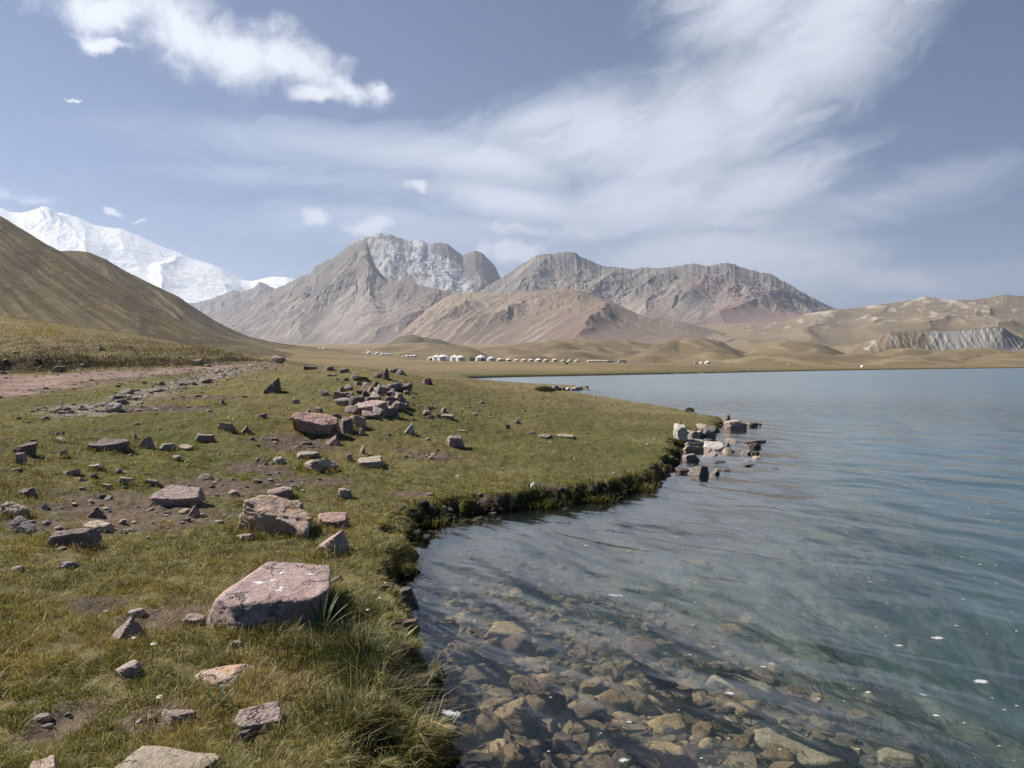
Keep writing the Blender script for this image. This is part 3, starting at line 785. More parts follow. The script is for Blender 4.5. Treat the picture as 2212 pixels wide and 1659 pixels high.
farw = t.maprange(dist, 12, 60, 0, 1)
calm = t.maprange(w4, .38, .62, .45, 1.25)
h = t.math('MULTIPLY', h, calm)
h = t.math('ADD', h, t.math('MULTIPLY', t.math('ADD', t.math('MULTIPLY', w3, .55), t.math('MULTIPLY', w1, .13)), farw))
nb = t.bump(h, 1.0, 1.0)
fres = t.n('ShaderNodeFresnel', {'IOR': 1.333, 'Normal': nb}).outputs[0]
gl = t.n('ShaderNodeBsdfGlossy', {'Color': (1, 1, 1, 1), 'Roughness': t.math('ADD', .05, t.math('MULTIPLY', farw, .16)), 'Normal': nb}).outputs[0]
tr = t.n('ShaderNodeBsdfTransparent', {'Color': (.97, .985, .98, 1)}).outputs[0]
mx = t.n('ShaderNodeMixShader', {0: fres, 1: tr, 2: gl}).outputs[0]
vs = t.n('ShaderNodeVolumeScatter', {'Color': (.44, .68, .64, 1), 'Density': .24, 'Anisotropy': .2}).outputs[0]
va = t.n('ShaderNodeVolumeAbsorption', {'Color': (.22, .60, .74, 1), 'Density': .25}).outputs[0]
vol = t.n('ShaderNodeAddShader', {0: vs, 1: va}).outputs[0]
M_water = t.out(mx, vol)
lake = tag(link('lake_water', np_mesh('lake_water', np.concatenate([top, bot]), [ft, fb, fs], True), M_water), kind='structure')

# ------------------------------------------------------------------ air
t = NT('mountain_haze')
pv = t.n('ShaderNodeVolumePrincipled', {'Color': (.68, .79, 1.0, 1), 'Density': 4.2e-5, 'Anisotropy': .25})
pv.inputs['Density Attribute'].default_value = ''
pv.inputs['Temperature Attribute'].default_value = ''
M_haze = t.out(None, pv.outputs[0])
bm = bmesh.new(); bm_box(bm, 0, 17000, 2080, 76000, 34500, 4200)
hz_ = tag(bm_obj('haze', bm, M_haze), kind='stuff')

# ------------------------------------------------------------------ sky, sun, camera
SUN_EL, SUN_AZ = R(43), R(-68)       # height, bearing from straight ahead (left)
sd_ = Vector((math.cos(SUN_EL)*math.sin(SUN_AZ), math.cos(SUN_EL)*math.cos(SUN_AZ), math.sin(SUN_EL)))
w = bpy.data.worlds.new('World'); scene.world = w; w.use_nodes = True
t = NT(w, True)
sky = t.n('ShaderNodeTexSky', sky_type='NISHITA', sun_disc=False, sun_elevation=SUN_EL, sun_rotation=SUN_AZ, altitude=3500, air_density=1.0, dust_density=1.2, ozone_density=2.2)
skyc = t.n('ShaderNodeHueSaturation', {'Hue': .506, 'Saturation': 1.52, 'Value': .60, 'Color': sky.outputs[0]}).outputs[0]
g = t.coord('Generated')
sx = t.n('ShaderNodeSeparateXYZ', {0: g})
yy = t.math('MAXIMUM', sx.outputs['Y'], .02)
pa = t.math('DIVIDE', sx.outputs['X'], yy); pt = t.math('DIVIDE', sx.outputs['Z'], yy)
P0 = t.n('ShaderNodeCombineXYZ', {0: pa, 1: pt, 2: 0.0}).outputs[0]
nv = t.n('ShaderNodeTexNoise', {'Vector': P0, 'Scale': 7.0, 'Detail': 6, 'Roughness': .6}, noise_dimensions='2D').outputs['Color']
wr = t.vmath('MULTIPLY', t.vmath('SUBTRACT', nv, (.5, .5, .5)).outputs[0], (.10, .07, 0)).outputs[0]
PW = t.vmath('ADD', P0, wr).outputs[0]
def ell(vec, px, py, rx, ry, rot=0):
    """1 - normalised distance to an ellipse given in the photo's tangent plane; rot = clockwise tilt in degrees"""
    m = t.n('ShaderNodeMapping', {'Vector': vec, 'Location': ((px-CX)/F, (HOR-py)/F, 0), 'Rotation': (0, 0, R(-rot)), 'Scale': (rx/F, ry/F, 1)}, vector_type='TEXTURE').outputs[0]
    return t.math('SUBTRACT', 1.0, t.vmath('LENGTH', m).outputs['Value'])
def union(vec, lst):
    r = None
    for e in lst:
        x = ell(vec, *e)
        r = x if r is None else t.math('SMOOTH_MAX', r, x, .25)
    return r
def rotnoise(scale, rot, sx_, sy_, detail=6, rough=.6, dist=.4):
    m = t.n('ShaderNodeMapping', {'Vector': PW, 'Rotation': (0, 0, R(-rot)), 'Scale': (sx_, sy_, 1)}, vector_type='TEXTURE').outputs[0]
    return t.n('ShaderNodeTexNoise', {'Vector': m, 'Scale': scale, 'Detail': detail, 'Roughness': rough, 'Distortion': dist}, noise_dimensions='2D').outputs['Fac']
nf = t.n('ShaderNodeTexNoise', {'Vector': P0, 'Scale': 16.0, 'Detail': 9, 'Roughness': .62, 'Distortion': .3}, noise_dimensions='2D').outputs['Fac']
# bright fair-weather cloud, upper left, and the small puffs
cu = union(PW, [(240, 35, 170, 85, 15), (390, 70, 230, 110, 16), (510, 115, 210, 100, 18), (630, 150, 160, 66, 16), (730, 190, 130, 36, 20), (800, 205, 62, 28, 40), (215, 105, 90, 18, 24), (670, 205, 80, 26, -12)])
dcu = t.maprange(t.math('ADD', t.math('MULTIPLY', cu, 1.5), t.math('MULTIPLY', t.math('SUBTRACT', nf, .5), 1.7)), .05, 1.35)
sm_ = union(PW, [(702, 480, 44, 30, 0), (800, 500, 52, 24, -5), (1120, 550, 80, 32, 0), (1045, 548, 42, 34, 40), (177, 204, 40, 8, 14), (295, 470, 24, 8, 0), (240, 454, 26, 9, 20), (900, 408, 30, 16, 10), (1000, 610, 60, 30, 0)])
dsm = t.maprange(t.math('ADD', sm_, t.math('MULTIPLY', t.math('SUBTRACT', nf, .5), 1.5)), .0, .75, 0, .88)
lw = union(PW, [(40, 432, 110, 17, 14), (1640, 490, 130, 26, -6), (1740, 562, 140, 26, 0), (1260, 500, 120, 22, 4), (1500, 540, 160, 26, 0), (1850, 600, 220, 30, 0), (1130, 500, 100, 16, 8)])
dlw = t.maprange(t.math('ADD', lw, t.math('MULTIPLY', t.math('SUBTRACT', nf, .5), 1.5)), -.05, 1.0, 0, .55)
# the large sheet of high cloud
ci = union(P0, [(1290, 300, 330, 105, -8), (1180, 260, 260, 70, -16), (1480, 300, 230, 170, -35), (1640, 200, 300, 150, -48), (1790, 60, 340, 160, -42), (1600, 20, 190, 120, -20), (1420, 440, 300, 95, -8), (1600, 420, 270, 70, -20), (1560, 560, 380, 80, 0), (1080, 350, 230, 60, 8), (1120, 440, 240, 40, 12)])
s1 = rotnoise(9, -24, 1.0, .30, 7, .62, .8); s2 = rotnoise(3.2, -38, 1.0, .5, 5, .55, .5)
fi = t.math('ADD', ci, t.math('ADD', t.math('MULTIPLY', t.math('SUBTRACT', s1, .5), .85), t.math('MULTIPLY', t.math('SUBTRACT', s2, .5), .9)))
dci = t.maprange(fi, -.42, .98, 0, .93)
# thin veil low in the sky and stray wisps
ve = union(P0, [(800, 330, 520, 70, 6), (1900, 430, 420, 60, -14), (700, 390, 420, 40, 2), (1000, 480, 600, 70, 0), (1900, 620, 600, 60, 0), (1300, 640, 900, 60, 0)])
s3 = rotnoise(6, 4, 1.6, .30, 7, .6, .5)
dve = t.maprange(t.math('ADD', ve, t.math('MULTIPLY', t.math('SUBTRACT', s3, .5), 2.0)), -.35, 1.4, 0, .55)
front = t.maprange(sx.outputs['Y'], .10, .28)
# elsewhere in the sky: generic scattered high cloud
ge = t.noise(t.vmath('MULTIPLY', g, (1.5, 1.5, 4)).outputs[0], 2.0, 6, .6, .5)
dge = t.math('MULTIPLY', t.maprange(ge, .52, .85, 0, .7), t.math('SUBTRACT', 1.0, front))
def over(a, b): return t.math('SUBTRACT', 1.0, t.math('MULTIPLY', t.math('SUBTRACT', 1.0, a), t.math('SUBTRACT', 1.0, b)))
thin = t.math('ADD', t.math('MULTIPLY', over(dci, dve), front), dge, clamp=True)
thick = t.math('MULTIPLY', over(over(dcu, dsm), dlw), front)
s = t.mix(thin, skyc, (8.6, 9.15, 10.0))
s = t.mix(thick, s, t.mix(nf, (8.4, 8.7, 9.3), (10.3, 10.5, 10.8)))
bg = t.n('ShaderNodeBackground', {'Color': s, 'Strength': .05}).outputs[0]
o = t.n('ShaderNodeOutputWorld'); t.l(bg, o.inputs['Surface'])
w.cycles.sampling_method = 'MANUAL'; w.cycles.sample_map_resolution = 1024

ld = bpy.data.lights.new('sun', 'SUN'); ld.energy = 4.9; ld.angle = R(.53); ld.color = (1.0, .935, .835)
lo = bpy.data.objects.new('sun', ld); COL.objects.link(lo)
lo.rotation_euler = (-sd_).to_track_quat('-Z', 'Y').to_euler(); lo.location = (0, 0, 50)

cd = bpy.data.cameras.new('camera'); cd.sensor_width = 36; cd.lens = 36*F/2212; cd.clip_start = .05; cd.clip_end = 120000
cam = bpy.data.objects.new('camera', cd); COL.objects.link(cam)
cam.location = (0, 0, HC); cam.rotation_euler = (math.pi/2-TH, 0, 0)
scene.camera = cam
scene.view_settings.view_transform = 'Standard'; scene.view_settings.look = 'None'
scene.view_settings.exposure = EXPO; scene.view_settings.gamma = 1; scene.view_settings.use_curve_mapping = False
cy = scene.cycles
cy.max_bounces = 7; cy.diffuse_bounces = 2; cy.glossy_bounces = 3; cy.transmission_bounces = 4; cy.volume_bounces = 0; cy.transparent_max_bounces = 16
cy.caustics_reflective = False; cy.caustics_refractive = False
cy.use_adaptive_sampling = True; cy.adaptive_threshold = .012
cy.sample_clamp_indirect = 6
try:
    cy.use_denoising = True; cy.denoiser = 'OPENIMAGEDENOISE'
except Exception:
    pass
# ------------------------------------------------------------------ stones
_ico = {}
def ico(sub):
    if sub not in _ico:
        bm = bmesh.new(); bmesh.ops.create_icosphere(bm, subdivisions=sub, radius=1)
        bm.verts.ensure_lookup_table()
        v = np.array([x.co[:] for x in bm.verts]); v /= np.linalg.norm(v, axis=1)[:, None]
        f = np.array([[q.index for q in x.verts] for x in bm.faces]); bm.free()
        _ico[sub] = (v, f)
    return _ico[sub]

STYLES = {  # planes: (normal, distance); the rest are random cuts
 'slab':  dict(base=[((.03, -.08, 1), .36), ((0, 0, -1), .5), ((1, .12, .10), .95), ((-1, .2, .2), .92), ((.1, -1, .12), .9), ((-.2, 1, .1), .9)], cuts=6, cz=.55, d=(.80, 1.0)),
 'block': dict(base=[((.12, -.12, 1), .72), ((0, 0, -1), .8), ((1, -.15, .12), .8), ((-1, -.1, .18), .8), ((.2, -1, .05), .8), ((-.1, 1, .1), .8)], cuts=5, cz=.6, d=(.88, 1.02)),
 'wedge': dict(base=[((-.75, -.25, .8), .50), ((.95, -.1, .35), .55), ((0, 0, -1), .7), ((.05, -1, .35), .66), ((-.1, 1, .25), .75)], cuts=4, cz=.5, d=(.85, 1.05)),
 'spike': dict(base=[((-.85, -.35, .45), .42), ((.85, -.25, .42), .42), ((0, 0, -1), .7), ((.1, -.9, .35), .55), ((0, .9, .4), .5)], cuts=3, cz=.3, d=(.85, 1.05)),
 'round': dict(base=[((0, 0, 1), .8), ((0, 0, -1), .8)], cuts=14, cz=.9, d=(.80, .98)),
 'chunk': dict(base=[((.1, -.1, 1), .7), ((0, 0, -1), .7)], cuts=10, cz=.8, d=(.68, .95)),
}
def rock_verts(style, size, seed, sub=4, rough=.035, mir=False):
    r_ = np.random.default_rng(seed)
    S = STYLES[style]
    N = []; D = []
    for n, d in S['base']:
        n = np.array(n, float)+r_.normal(0, .11, 3); N.append(n/np.linalg.norm(n)); D.append(d*(1+r_.normal(0, .06)))
    for k in range(S['cuts']+3):
        n = r_.normal(0, 1, 3); n[2] *= S['cz']; n /= np.linalg.norm(n); N.append(n); D.append(r_.uniform(*S['d']))
    N = np.array(N); D = np.array(D)
    dirs, f = ico(sub)
    dt = dirs@N.T
    rr = np.where(dt > .05, D[None, :]/np.maximum(dt, .05), 9.0)
    k = 44.0
    m = rr.min(1)
    r = m-np.log(np.exp(-k*np.clip(rr-m[:, None], 0, 5)).sum(1))/k
    p = dirs*np.clip(r, .15, 1.6)[:, None]
    lo, hi = p.min(0), p.max(0)
    p = (p-(lo+hi)/2)/(hi-lo)
    nz = fbm3(p, 2.6, 5, seed % 97)
    st = np.abs(fbm3(p*np.array([1, 1, 3.5]), 3.0, 3, (seed+7) % 89))
    chip = np.minimum(0, fbm3(p, 5.0, 3, (seed+3) % 83)+.10)
    ck = np.maximum(0, .10-np.abs(fbm3(p*np.array([1, 1, 1.6]), 2.1, 3, (seed+19) % 71)))*10
    p = p*(1+nz*rough*2.0+chip*rough*3.2-st*rough*1.8-ck*rough*.55)[:, None]
    if mir: p[:, 0] *= -1; f = f[:, ::-1]
    big_ = fbm3(p, 1.3, 2, (seed+11) % 79)
    p = p*(1+big_*rough*2.0)[:, None]
    p = p*np.array(size)[None, :]
    return p, f

def rock_mat(name, c1, c2, c3, scale=1.0, lich=None, wet=False, vein=False):
    t = NT(name); co = t.coord('Object')
    rnd = t.n('ShaderNodeObjectInfo').outputs['Random']
    off = t.n('ShaderNodeCombineXYZ', {0: t.math('MULTIPLY', rnd, 37.0), 1: t.math('MULTIPLY', rnd, 11.0), 2: 0.0}).outputs[0]
    P = t.vmath('ADD', co, off).outputs[0]
    n1 = t.noise(P, 5*scale, 6, .62, .4); n2 = t.noise(P, 38*scale, 5, .7); n3 = t.noise(t.vmath('MULTIPLY', P, (1, 1, 5)).outputs[0], 6*scale, 4, .6, .8)
    c = t.mix(t.maprange(n1, .35, .65), c1, c2)
    c = t.mix(t.maprange(n3, .52, .7, 0, .6), c, c3)
    c = t.mix(1.0, c, t.ramp(n2, [(.25, .66), (.5, 1.0), (.78, 1.28)]), 'MULTIPLY')
    c = t.mix(1.0, c, t.ramp(rnd, [(0, .80), (1, 1.18)]), 'MULTIPLY')
    if vein:
        wv = t.n('ShaderNodeTexNoise', {'Vector': P, 'Scale': 3.2*scale, 'Detail': 5, 'Roughness': .5, 'Distortion': .9}).outputs['Fac']
        ln = t.maprange(t.math('ABSOLUTE', t.math('SUBTRACT', wv, .5)), .003, .010, .42, 0)
        c = t.mix(ln, c, (.62, .56, .53))
    if lich:
        c = t.mix(t.maprange(t.noise(P, 9*scale, 4, .6), .56, .66, 0, .85), c, lich)
    wp_ = t.vmath('ADD', P, t.vmath('MULTIPLY', t.vmath('SUBTRACT', t.n('ShaderNodeTexNoise', {'Vector': P, 'Scale': 4*scale, 'Detail': 4, 'Roughness': .6}).outputs['Color'], (.5, .5, .5)).outputs[0], (.45/scale, .45/scale, .45/scale)).outputs[0]).outputs[0]
    vd = t.n('ShaderNodeTexVoronoi', {'Vector': wp_, 'Scale': 3.4*scale}, feature='DISTANCE_TO_EDGE').outputs['Distance']
    crk = t.maprange(vd, .0, .035, 1, 0)
    crk = t.math('MULTIPLY', crk, t.maprange(t.noise(P, 3*scale, 2), .48, .62))
    c = t.mix(t.math('MULTIPLY', crk, .55), c, (.05, .04, .037))
    grit = t.noise(P, 120*scale, 3, .7)
    c = t.mix(1.0, c, t.ramp(grit, [(.3, .78), (.7, 1.22)]), 'MULTIPLY')
    h = t.math('ADD', t.math('MULTIPLY', n1, .6), t.math('ADD', t.math('MULTIPLY', n2, .24), t.math('MULTIPLY', n3, .5)))
    h = t.math('SUBTRACT', h, t.math('MULTIPLY', crk, .35))
    b = t.bump(h, 1.0, .045/scale)
    return t.out(t.pbsdf(c, .35 if wet else .88, b, .5 if wet else .22))

RM = {
 'mauve': rock_mat('mauve_stone', (.315, .225, .208), (.375, .285, .265), (.24, .165, .155), vein=True),
 'mauveplain': rock_mat('purple_grey_stone', (.305, .232, .208), (.365, .29, .26), (.215, .162, .15)),
 'pink': rock_mat('pinkish_stone', (.40, .295, .245), (.46, .36, .31), (.29, .20, .17)),
 'orange': rock_mat('orange_tinged_stone', (.40, .285, .215), (.45, .36, .30), (.30, .20, .14), lich=(.42, .26, .12)),
 'lichen': rock_mat('orange_lichen_stone', (.20, .16, .145), (.24, .20, .18), (.15, .115, .11), lich=(.50, .17, .05)),
 'red': rock_mat('red_sandstone', (.335, .215, .185), (.39, .265, .23), (.26, .155, .14), scale=.7),
 'pale': rock_mat('pale_limestone', (.36, .30, .235), (.43, .37, .30), (.27, .22, .18)),
 'white': rock_mat('whitish_stone', (.50, .465, .41), (.58, .55, .49), (.33, .30, .275), scale=.6),
 'tan': rock_mat('tan_stone', (.33, .27, .205), (.39, .33, .26), (.25, .195, .155)),
 'grey': rock_mat('grey_stone', (.29, .25, .225), (.35, .305, .275), (.21, .175, .16)),
 'dark': rock_mat('dark_purple_stone', (.20, .150, .138), (.25, .19, .175), (.13, .098, .094)),
 'wet': rock_mat('wet_brown_stone', (.105, .078, .060), (.15, .115, .092), (.07, .052, .045), wet=True),
 'sub': rock_mat('submerged_ochre_stone', (.28, .195, .095), (.36, .26, .14), (.145, .10, .058)),
 'subbrown': rock_mat('submerged_brown_stone', (.165, .115, .078), (.22, .165, .115), (.11, .075, .055)),
 'subred': rock_mat('submerged_reddish_stone', (.17, .10, .072), (.21, .135, .10), (.12, .072, .055)),
 'subpale': rock_mat('submerged_pale_stone', (.25, .215, .14), (.31, .27, .185), (.19, .16, .105)),
}
FOOT = []    # footprints so turf does not grow through the stones (x, y, rx, ry)
def place_rock(name, px, py, w, h, style, mat, label, seed, cat='rock', depth=.8, yaw=None, sink=.55, tilt=None, group=None, sub=5, mir=False, rough=.062, zoff=0):
    X, Y, Z = px_ground(px, py)
    if Z < -.02 and not mat.startswith('sub'):
        X, Y = onplane(px, py, 0); Z = -.03; X, Y = float(X), float(Y); sink = max(sink, .7)
    if 1450 < px < 1700 and 890 < py < 1030: w, h = w*1.15, h*1.2
    if tilt is None: tilt = (((seed*7) % 10-5)*.022, ((seed*3) % 10-5)*.022)
    if w > 60 and sub == 5: sub = 6
    W = w*Y/F; H = h*Y/F
    D = W*depth
    # visible height is partly the top face seen from above
    down = (HC-Z)/Y
    H = max(H-D*down*.75, W*.16)
    p, f = rock_verts(style, (W, D, H*(1+sink)), seed, sub, rough, mir)
    yaw = (seed*1.7 % .7-.35) if yaw is None else yaw
    me = np_mesh(name, p, f, True)
    o = link(name, me, RM[mat])
    o.location = (X, Y+D*.42, Z+H*(1+sink)/2-H*sink+zoff)
    o.rotation_euler = (tilt[0], tilt[1], yaw)
    tag(o, label, cat, group)
    FOOT.append((X, Y+D*.42, W*.42, D*.42))
    return o

HERO = [
 # name, px, py, w, h, style, material, label, kwargs
 ('boulder', 585, 1160, 186, 92, 'slab', 'orange', 'large pinkish-orange boulder with a sloping rough top and dark shaded right end', dict(depth=.75, tilt=(.10, .16), cat='boulder', yaw=-.12)),
 ('rock', 713, 1203, 96, 64, 'wedge', 'pink', 'pointed pinkish rock with a chipped white face, just above the big mauve boulder', dict(depth=.7, tilt=(0, .1))),
 ('rock', 373, 1096, 106, 46, 'slab', 'mauveplain', 'mauve flat-topped rock beside the bare earth patch in the turf', dict(depth=.7, tilt=(.12, .14), sink=.1)),
 ('rock', 150, 1182, 104, 42, 'block', 'dark', 'long dark brick-shaped rock lying in yellow grass', dict(depth=.4, yaw=.16, tilt=(0, -.12))),
 ('rock', 257, 1390, 86, 70, 'spike', 'mauveplain', 'small pyramid-shaped purple rock standing in the grass, left of the big mauve boulder', dict(depth=.85)),
 ('rock', 462, 1492, 140, 62, 'round', 'orange', 'rounded pink and orange lichen-stained rock half sunk in turf below the big mauve boulder', dict(depth=.8, sink=.4)),
 ('rock', 552, 1582, 94, 62, 'slab', 'mauveplain', 'flat grey-purple rock near the lower bank, its top tilted toward the water', dict(depth=.8, tilt=(.15, -.12))),
 ('boulder', 300, 1735, 285, 122, 'block', 'tan', 'large pale beige rock cut off by the bottom edge of the photo', dict(depth=.7, cat='boulder', yaw=-.15, sink=.3)),
 ('rock', 78, 1692, 96, 58, 'chunk', 'pink', 'pink rock in the bottom left corner of the photo', dict(sink=.3)),
 ('rock', 268, 1466, 54, 40, 'chunk', 'grey', 'dull grey stone half buried in grass left of the lichen-stained rock', dict(sink=.5)),
 ('rock', 372, 1568, 78, 44, 'round', 'dark', 'dark half-buried stone in a hollow of the turf above the beige rock', dict(sink=.5)),
 ('rock', 508, 1406, 26, 26, 'chunk', 'pink', 'small pinkish stone in the grass under the left end of the big mauve boulder', {}),
 ('rock', 412, 1352, 48, 28, 'slab', 'mauveplain', 'low mauve stone between the pyramid-shaped rock and the big mauve boulder', dict(sink=.5)),
 ('rock', 18, 1116, 56, 36, 'chunk', 'pink', 'blocky pink and grey rock at the left edge of the photo', {}),
 ('rock', 35, 1148, 58, 36, 'wedge', 'grey', 'grey triangular stone just below the pink rock at the left edge', dict(mir=True)),
 ('rock', 198, 1146, 60, 22, 'slab', 'pale', 'flat pale stone at the corner of the bare earth patch', {}),
 ('rock', 196, 1120, 42, 27, 'wedge', 'dark', 'dark purple stone tilted behind the flat pale stone', {}),
 ('rock', 411, 1118, 38, 27, 'wedge', 'grey', 'grey triangular flake leaning below the mauve flat-topped rock', dict(depth=.4)),
 ('rock', 528, 1168, 42, 18, 'round', 'pink', 'smooth small pink stone below the pinkish-orange boulder', {}),
 ('rock', 713, 1138, 70, 32, 'slab', 'red', 'reddish flat-topped slab right of the pinkish-orange boulder', dict(tilt=(.15, 0))),
 ('rock', 742, 1079, 36, 26, 'round', 'grey', 'rounded grey stone alone on the turf near the shore', {}),
 ('rock', 684, 1020, 76, 34, 'round', 'pale', 'pale grey slab humped out of the grass, lower one of a pair', dict(sink=.35)),
 ('rock', 660, 991, 48, 18, 'slab', 'pale', 'flat pale slab, upper one of a pair', {}),
 ('rock', 797, 1010, 66, 24, 'slab', 'pale', 'broad flat pale stone in the grass below the red slab', dict(tilt=(.12, .05))),
 ('rock', 755, 996, 15, 20, 'chunk', 'grey', 'small upright pale stone left of the broad flat pale stone', {}),
 ('rock', 779, 981, 20, 20, 'wedge', 'red', 'small reddish stone behind the broad flat pale stone', {}),
 ('rock', 982, 967, 40, 28, 'block', 'mauveplain', 'squarish brown rock with a pale left face, alone on the green turf', dict(depth=.7, yaw=.3, sink=.1)),
 ('rock', 882, 938, 31, 25, 'wedge', 'white', 'whitish tilted slab standing on the turf right of the rock pile', dict(depth=.5)),
 ('boulder', 680, 942, 104, 50, 'slab', 'red', 'large red sandstone slab at the near end of the rock pile', dict(depth=.6, tilt=(.28, .10), cat='boulder', sink=.15)),
 ('rock', 747, 938, 44, 40, 'chunk', 'dark', 'black-shaded boulder touching the right end of the red slab', {}),
 ('rock', 716, 964, 42, 27, 'wedge', 'dark', 'dark hooked stone in front of the red slab', {}),
 ('rock', 771, 926, 42, 31, 'round', 'tan', 'rounded tan stone right of the black-shaded boulder', {}),
 ('rock', 779, 942, 21, 18, 'round', 'grey', 'small grey stone in front of the rounded tan stone', {}),
 ('boulder', 795, 899, 76, 38, 'slab', 'mauveplain', 'broad purple boulder in the middle of the rock pile', dict(depth=.7, cat='boulder', tilt=(.2, .12))),
 ('rock', 845, 903, 42, 34, 'wedge', 'dark', 'dark purple wedge at the right of the broad purple boulder', {}),
 ('rock', 731, 868, 42, 24, 'block', 'mauveplain', 'blocky purple stone at the left end of the rock pile', {}),
 ('rock', 798, 852, 20, 20, 'wedge', 'mauve', 'pointed mauve stone at the back of the rock pile', {}),
 ('rock', 818, 849, 22, 22, 'wedge', 'red', 'reddish pointed stone on top of the rock pile', {}),
 ('rock', 864, 844, 48, 15, 'slab', 'dark', 'long flat dark stone at the right back of the rock pile', {}),
 ('rock', 856, 875, 28, 26, 'chunk', 'pale', 'pale stone leaning on the right side of the rock pile', {}),
 ('rock', 830, 820, 27, 28, 'wedge', 'dark', 'upright dark rock standing on the crest of the rise', dict(depth=.8)),
 ('rock', 922, 831, 26, 18, 'chunk', 'dark', 'lone dark rock on the slope right of the crest', {}),
 ('rock', 668, 799, 30, 10, 'slab', 'dark', 'flat dark rock on the skyline of the rise', {}),
 ('rock', 599, 785, 30, 18, 'chunk', 'grey', 'grey boulder perched on the skyline beyond the dirt track', dict(sink=.1)),
 ('rock', 424, 788, 22, 13, 'block', 'mauveplain', 'pale squarish rock at the foot of the cut bank by the track', {}),
 ('rock', 582, 850, 44, 38, 'wedge', 'lichen', 'leaning rock with bright orange lichen on its top', dict(depth=.9, tilt=(0, .2))),
 ('rock', 477, 875, 17, 17, 'spike', 'dark', 'small dark pointed stone on the green turf', {}),
 ('rock', 243, 891, 42, 22, 'round', 'grey', 'mossy grey stone at the lower end of the gravel strip', {}),
 ('rock', 222, 976, 88, 29, 'slab', 'dark', 'wide dark slab with a pale crack lying in the grass on the left', dict(depth=.5, tilt=(.12, .03))),
 ('rock', 300, 969, 46, 27, 'wedge', 'mauveplain', 'brownish triangular rock right of the wide dark slab', {}),
 ('rock', 290, 948, 12, 15, 'spike', 'grey', 'thin pointed stone behind the brownish triangular rock', {}),
 ('rock', 358, 976, 36, 20, 'round', 'tan', 'tan rounded stone, left one of a pale pair', {}),
 ('rock', 397, 973, 34, 14, 'slab', 'pale', 'flat pale stone, right one of a pale pair', {}),
 ('rock', 438, 956, 44, 20, 'block', 'mauveplain', 'clean-cut purple block like a brick, on the turf', dict(depth=.5, sink=.05, yaw=.25)),
 ('rock', 488, 931, 40, 21, 'chunk', 'mauveplain', 'lumpy purple rock above the brick-like block', {}),
 ('rock', 525, 937, 28, 17, 'wedge', 'dark', 'dark triangular stone right of the lumpy purple rock', {}),
 ('rock', 561, 907, 32, 14, 'chunk', 'dark', 'dark brown stone on the slope below the lichen rock', {}),
 ('rock', 50, 986, 46, 30, 'chunk', 'dark', 'dark lumpy rock at the left, behind a small upright stone', {}),
 ('rock', 43, 1003, 20, 26, 'block', 'mauveplain', 'small upright purple stone in front of the dark lumpy rock', dict(depth=.7)),
 ('rock', 122, 988, 32, 17, 'wedge', 'grey', 'small grey flake leaning in the grass left of the wide dark slab', {}),
 ('rock', 267, 1049, 34, 20, 'block', 'tan', 'small tan cube-shaped stone', dict(depth=.7, sink=.08, yaw=.4)),
 ('rock', 224, 1052, 24, 8, 'slab', 'pale', 'small flat pale stone left of the tan cube-shaped stone', {}),
 ('rock', 324, 1049, 26, 16, 'slab', 'dark', 'small dark flat stone right of the tan cube-shaped stone', {}),
 ('rock', 52, 1073, 38, 22, 'round', 'dark', 'dark rounded rock in long grass near the left edge', {}),
 ('rock', 600, 1077, 58, 26, 'round', 'mauveplain', 'dull brown stone buried behind the pinkish-orange boulder', dict(sink=.5)),
 ('rock', 501, 1070, 28, 14, 'round', 'pale', 'small pale stone on bare earth left of the buried brown stone', {}),
 ('rock', 600, 1003, 30, 16, 'round', 'grey', 'small grey stone beside the dark hollow in the turf', {}),
 ('rock', 88, 1100, 24, 17, 'wedge', 'grey', 'small grey pointed stone right of the pink rock at the left edge', {}),
 ('rock', 202, 1015, 40, 14, 'round', 'tan', 'low tan stone in the grass under the wide dark slab', {}),
 ('rock', 148, 1028, 38, 15, 'round', 'tan', 'low tan stone further left under the wide dark slab', {}),
 ('rock', 252, 1025, 20, 14, 'round', 'grey', 'little grey stone above the tan cube-shaped stone', {}),
 ('rock', 378, 993, 24, 11, 'round', 'pale', 'small pale stone below the pale pair', {}),
 ('rock', 1096, 926, 14, 10, 'round', 'dark', 'small dark stone out on the green turf, left one of two', {}),
 ('rock', 1117, 915, 17, 7, 'round', 'dark', 'small dark flat stone out on the green turf, right one of two', {}),
 ('rock', 1178, 947, 32, 10, 'round', 'mauveplain', 'mauve stone top just showing in the green turf', dict(sink=.6)),
 ('rock', 1222, 946, 44, 6, 'slab', 'tan', 'thin tan slab level with the green turf', dict(sink=.8)),
 ('rock', 920, 897, 24, 12, 'chunk', 'tan', 'tan stone in the loose row right of the rock pile', {}),
 ('rock', 967, 906, 28, 12, 'slab', 'mauveplain', 'flat mauve stone at the right end of the loose row', {}),
 ('rock', 949, 903, 13, 11, 'round', 'dark', 'small round dark stone next to the flat mauve stone', {}),
 ('rock', 958, 892, 14, 11, 'chunk', 'mauveplain', 'small mauve stone behind the flat mauve stone', {}),
 ('rock', 700, 856, 24, 14, 'chunk', 'mauveplain', 'purple stone a little left of the rock pile', {}),
 ('rock', 664, 897, 22, 15, 'wedge', 'dark', 'dark wedge stone behind the large red slab', {}),
 ('rock', 687, 891, 22, 13, 'chunk', 'dark', 'dark stone between the red slab and the rock pile', {}),
 ('rock', 640, 872, 18, 13, 'chunk', 'tan', 'tan stone on the slope left of the rock pile', {}),
 ('rock', 724, 1258, 34, 16, 'wedge', 'dark', 'small dark stone peeping out behind the big mauve boulder', {}),
 # shore point
 ('rock', 1472, 957, 30, 34, 'chunk', 'white', 'tall whitish rock standing at the tip of the grassy point', dict(depth=.8, sink=.1)),
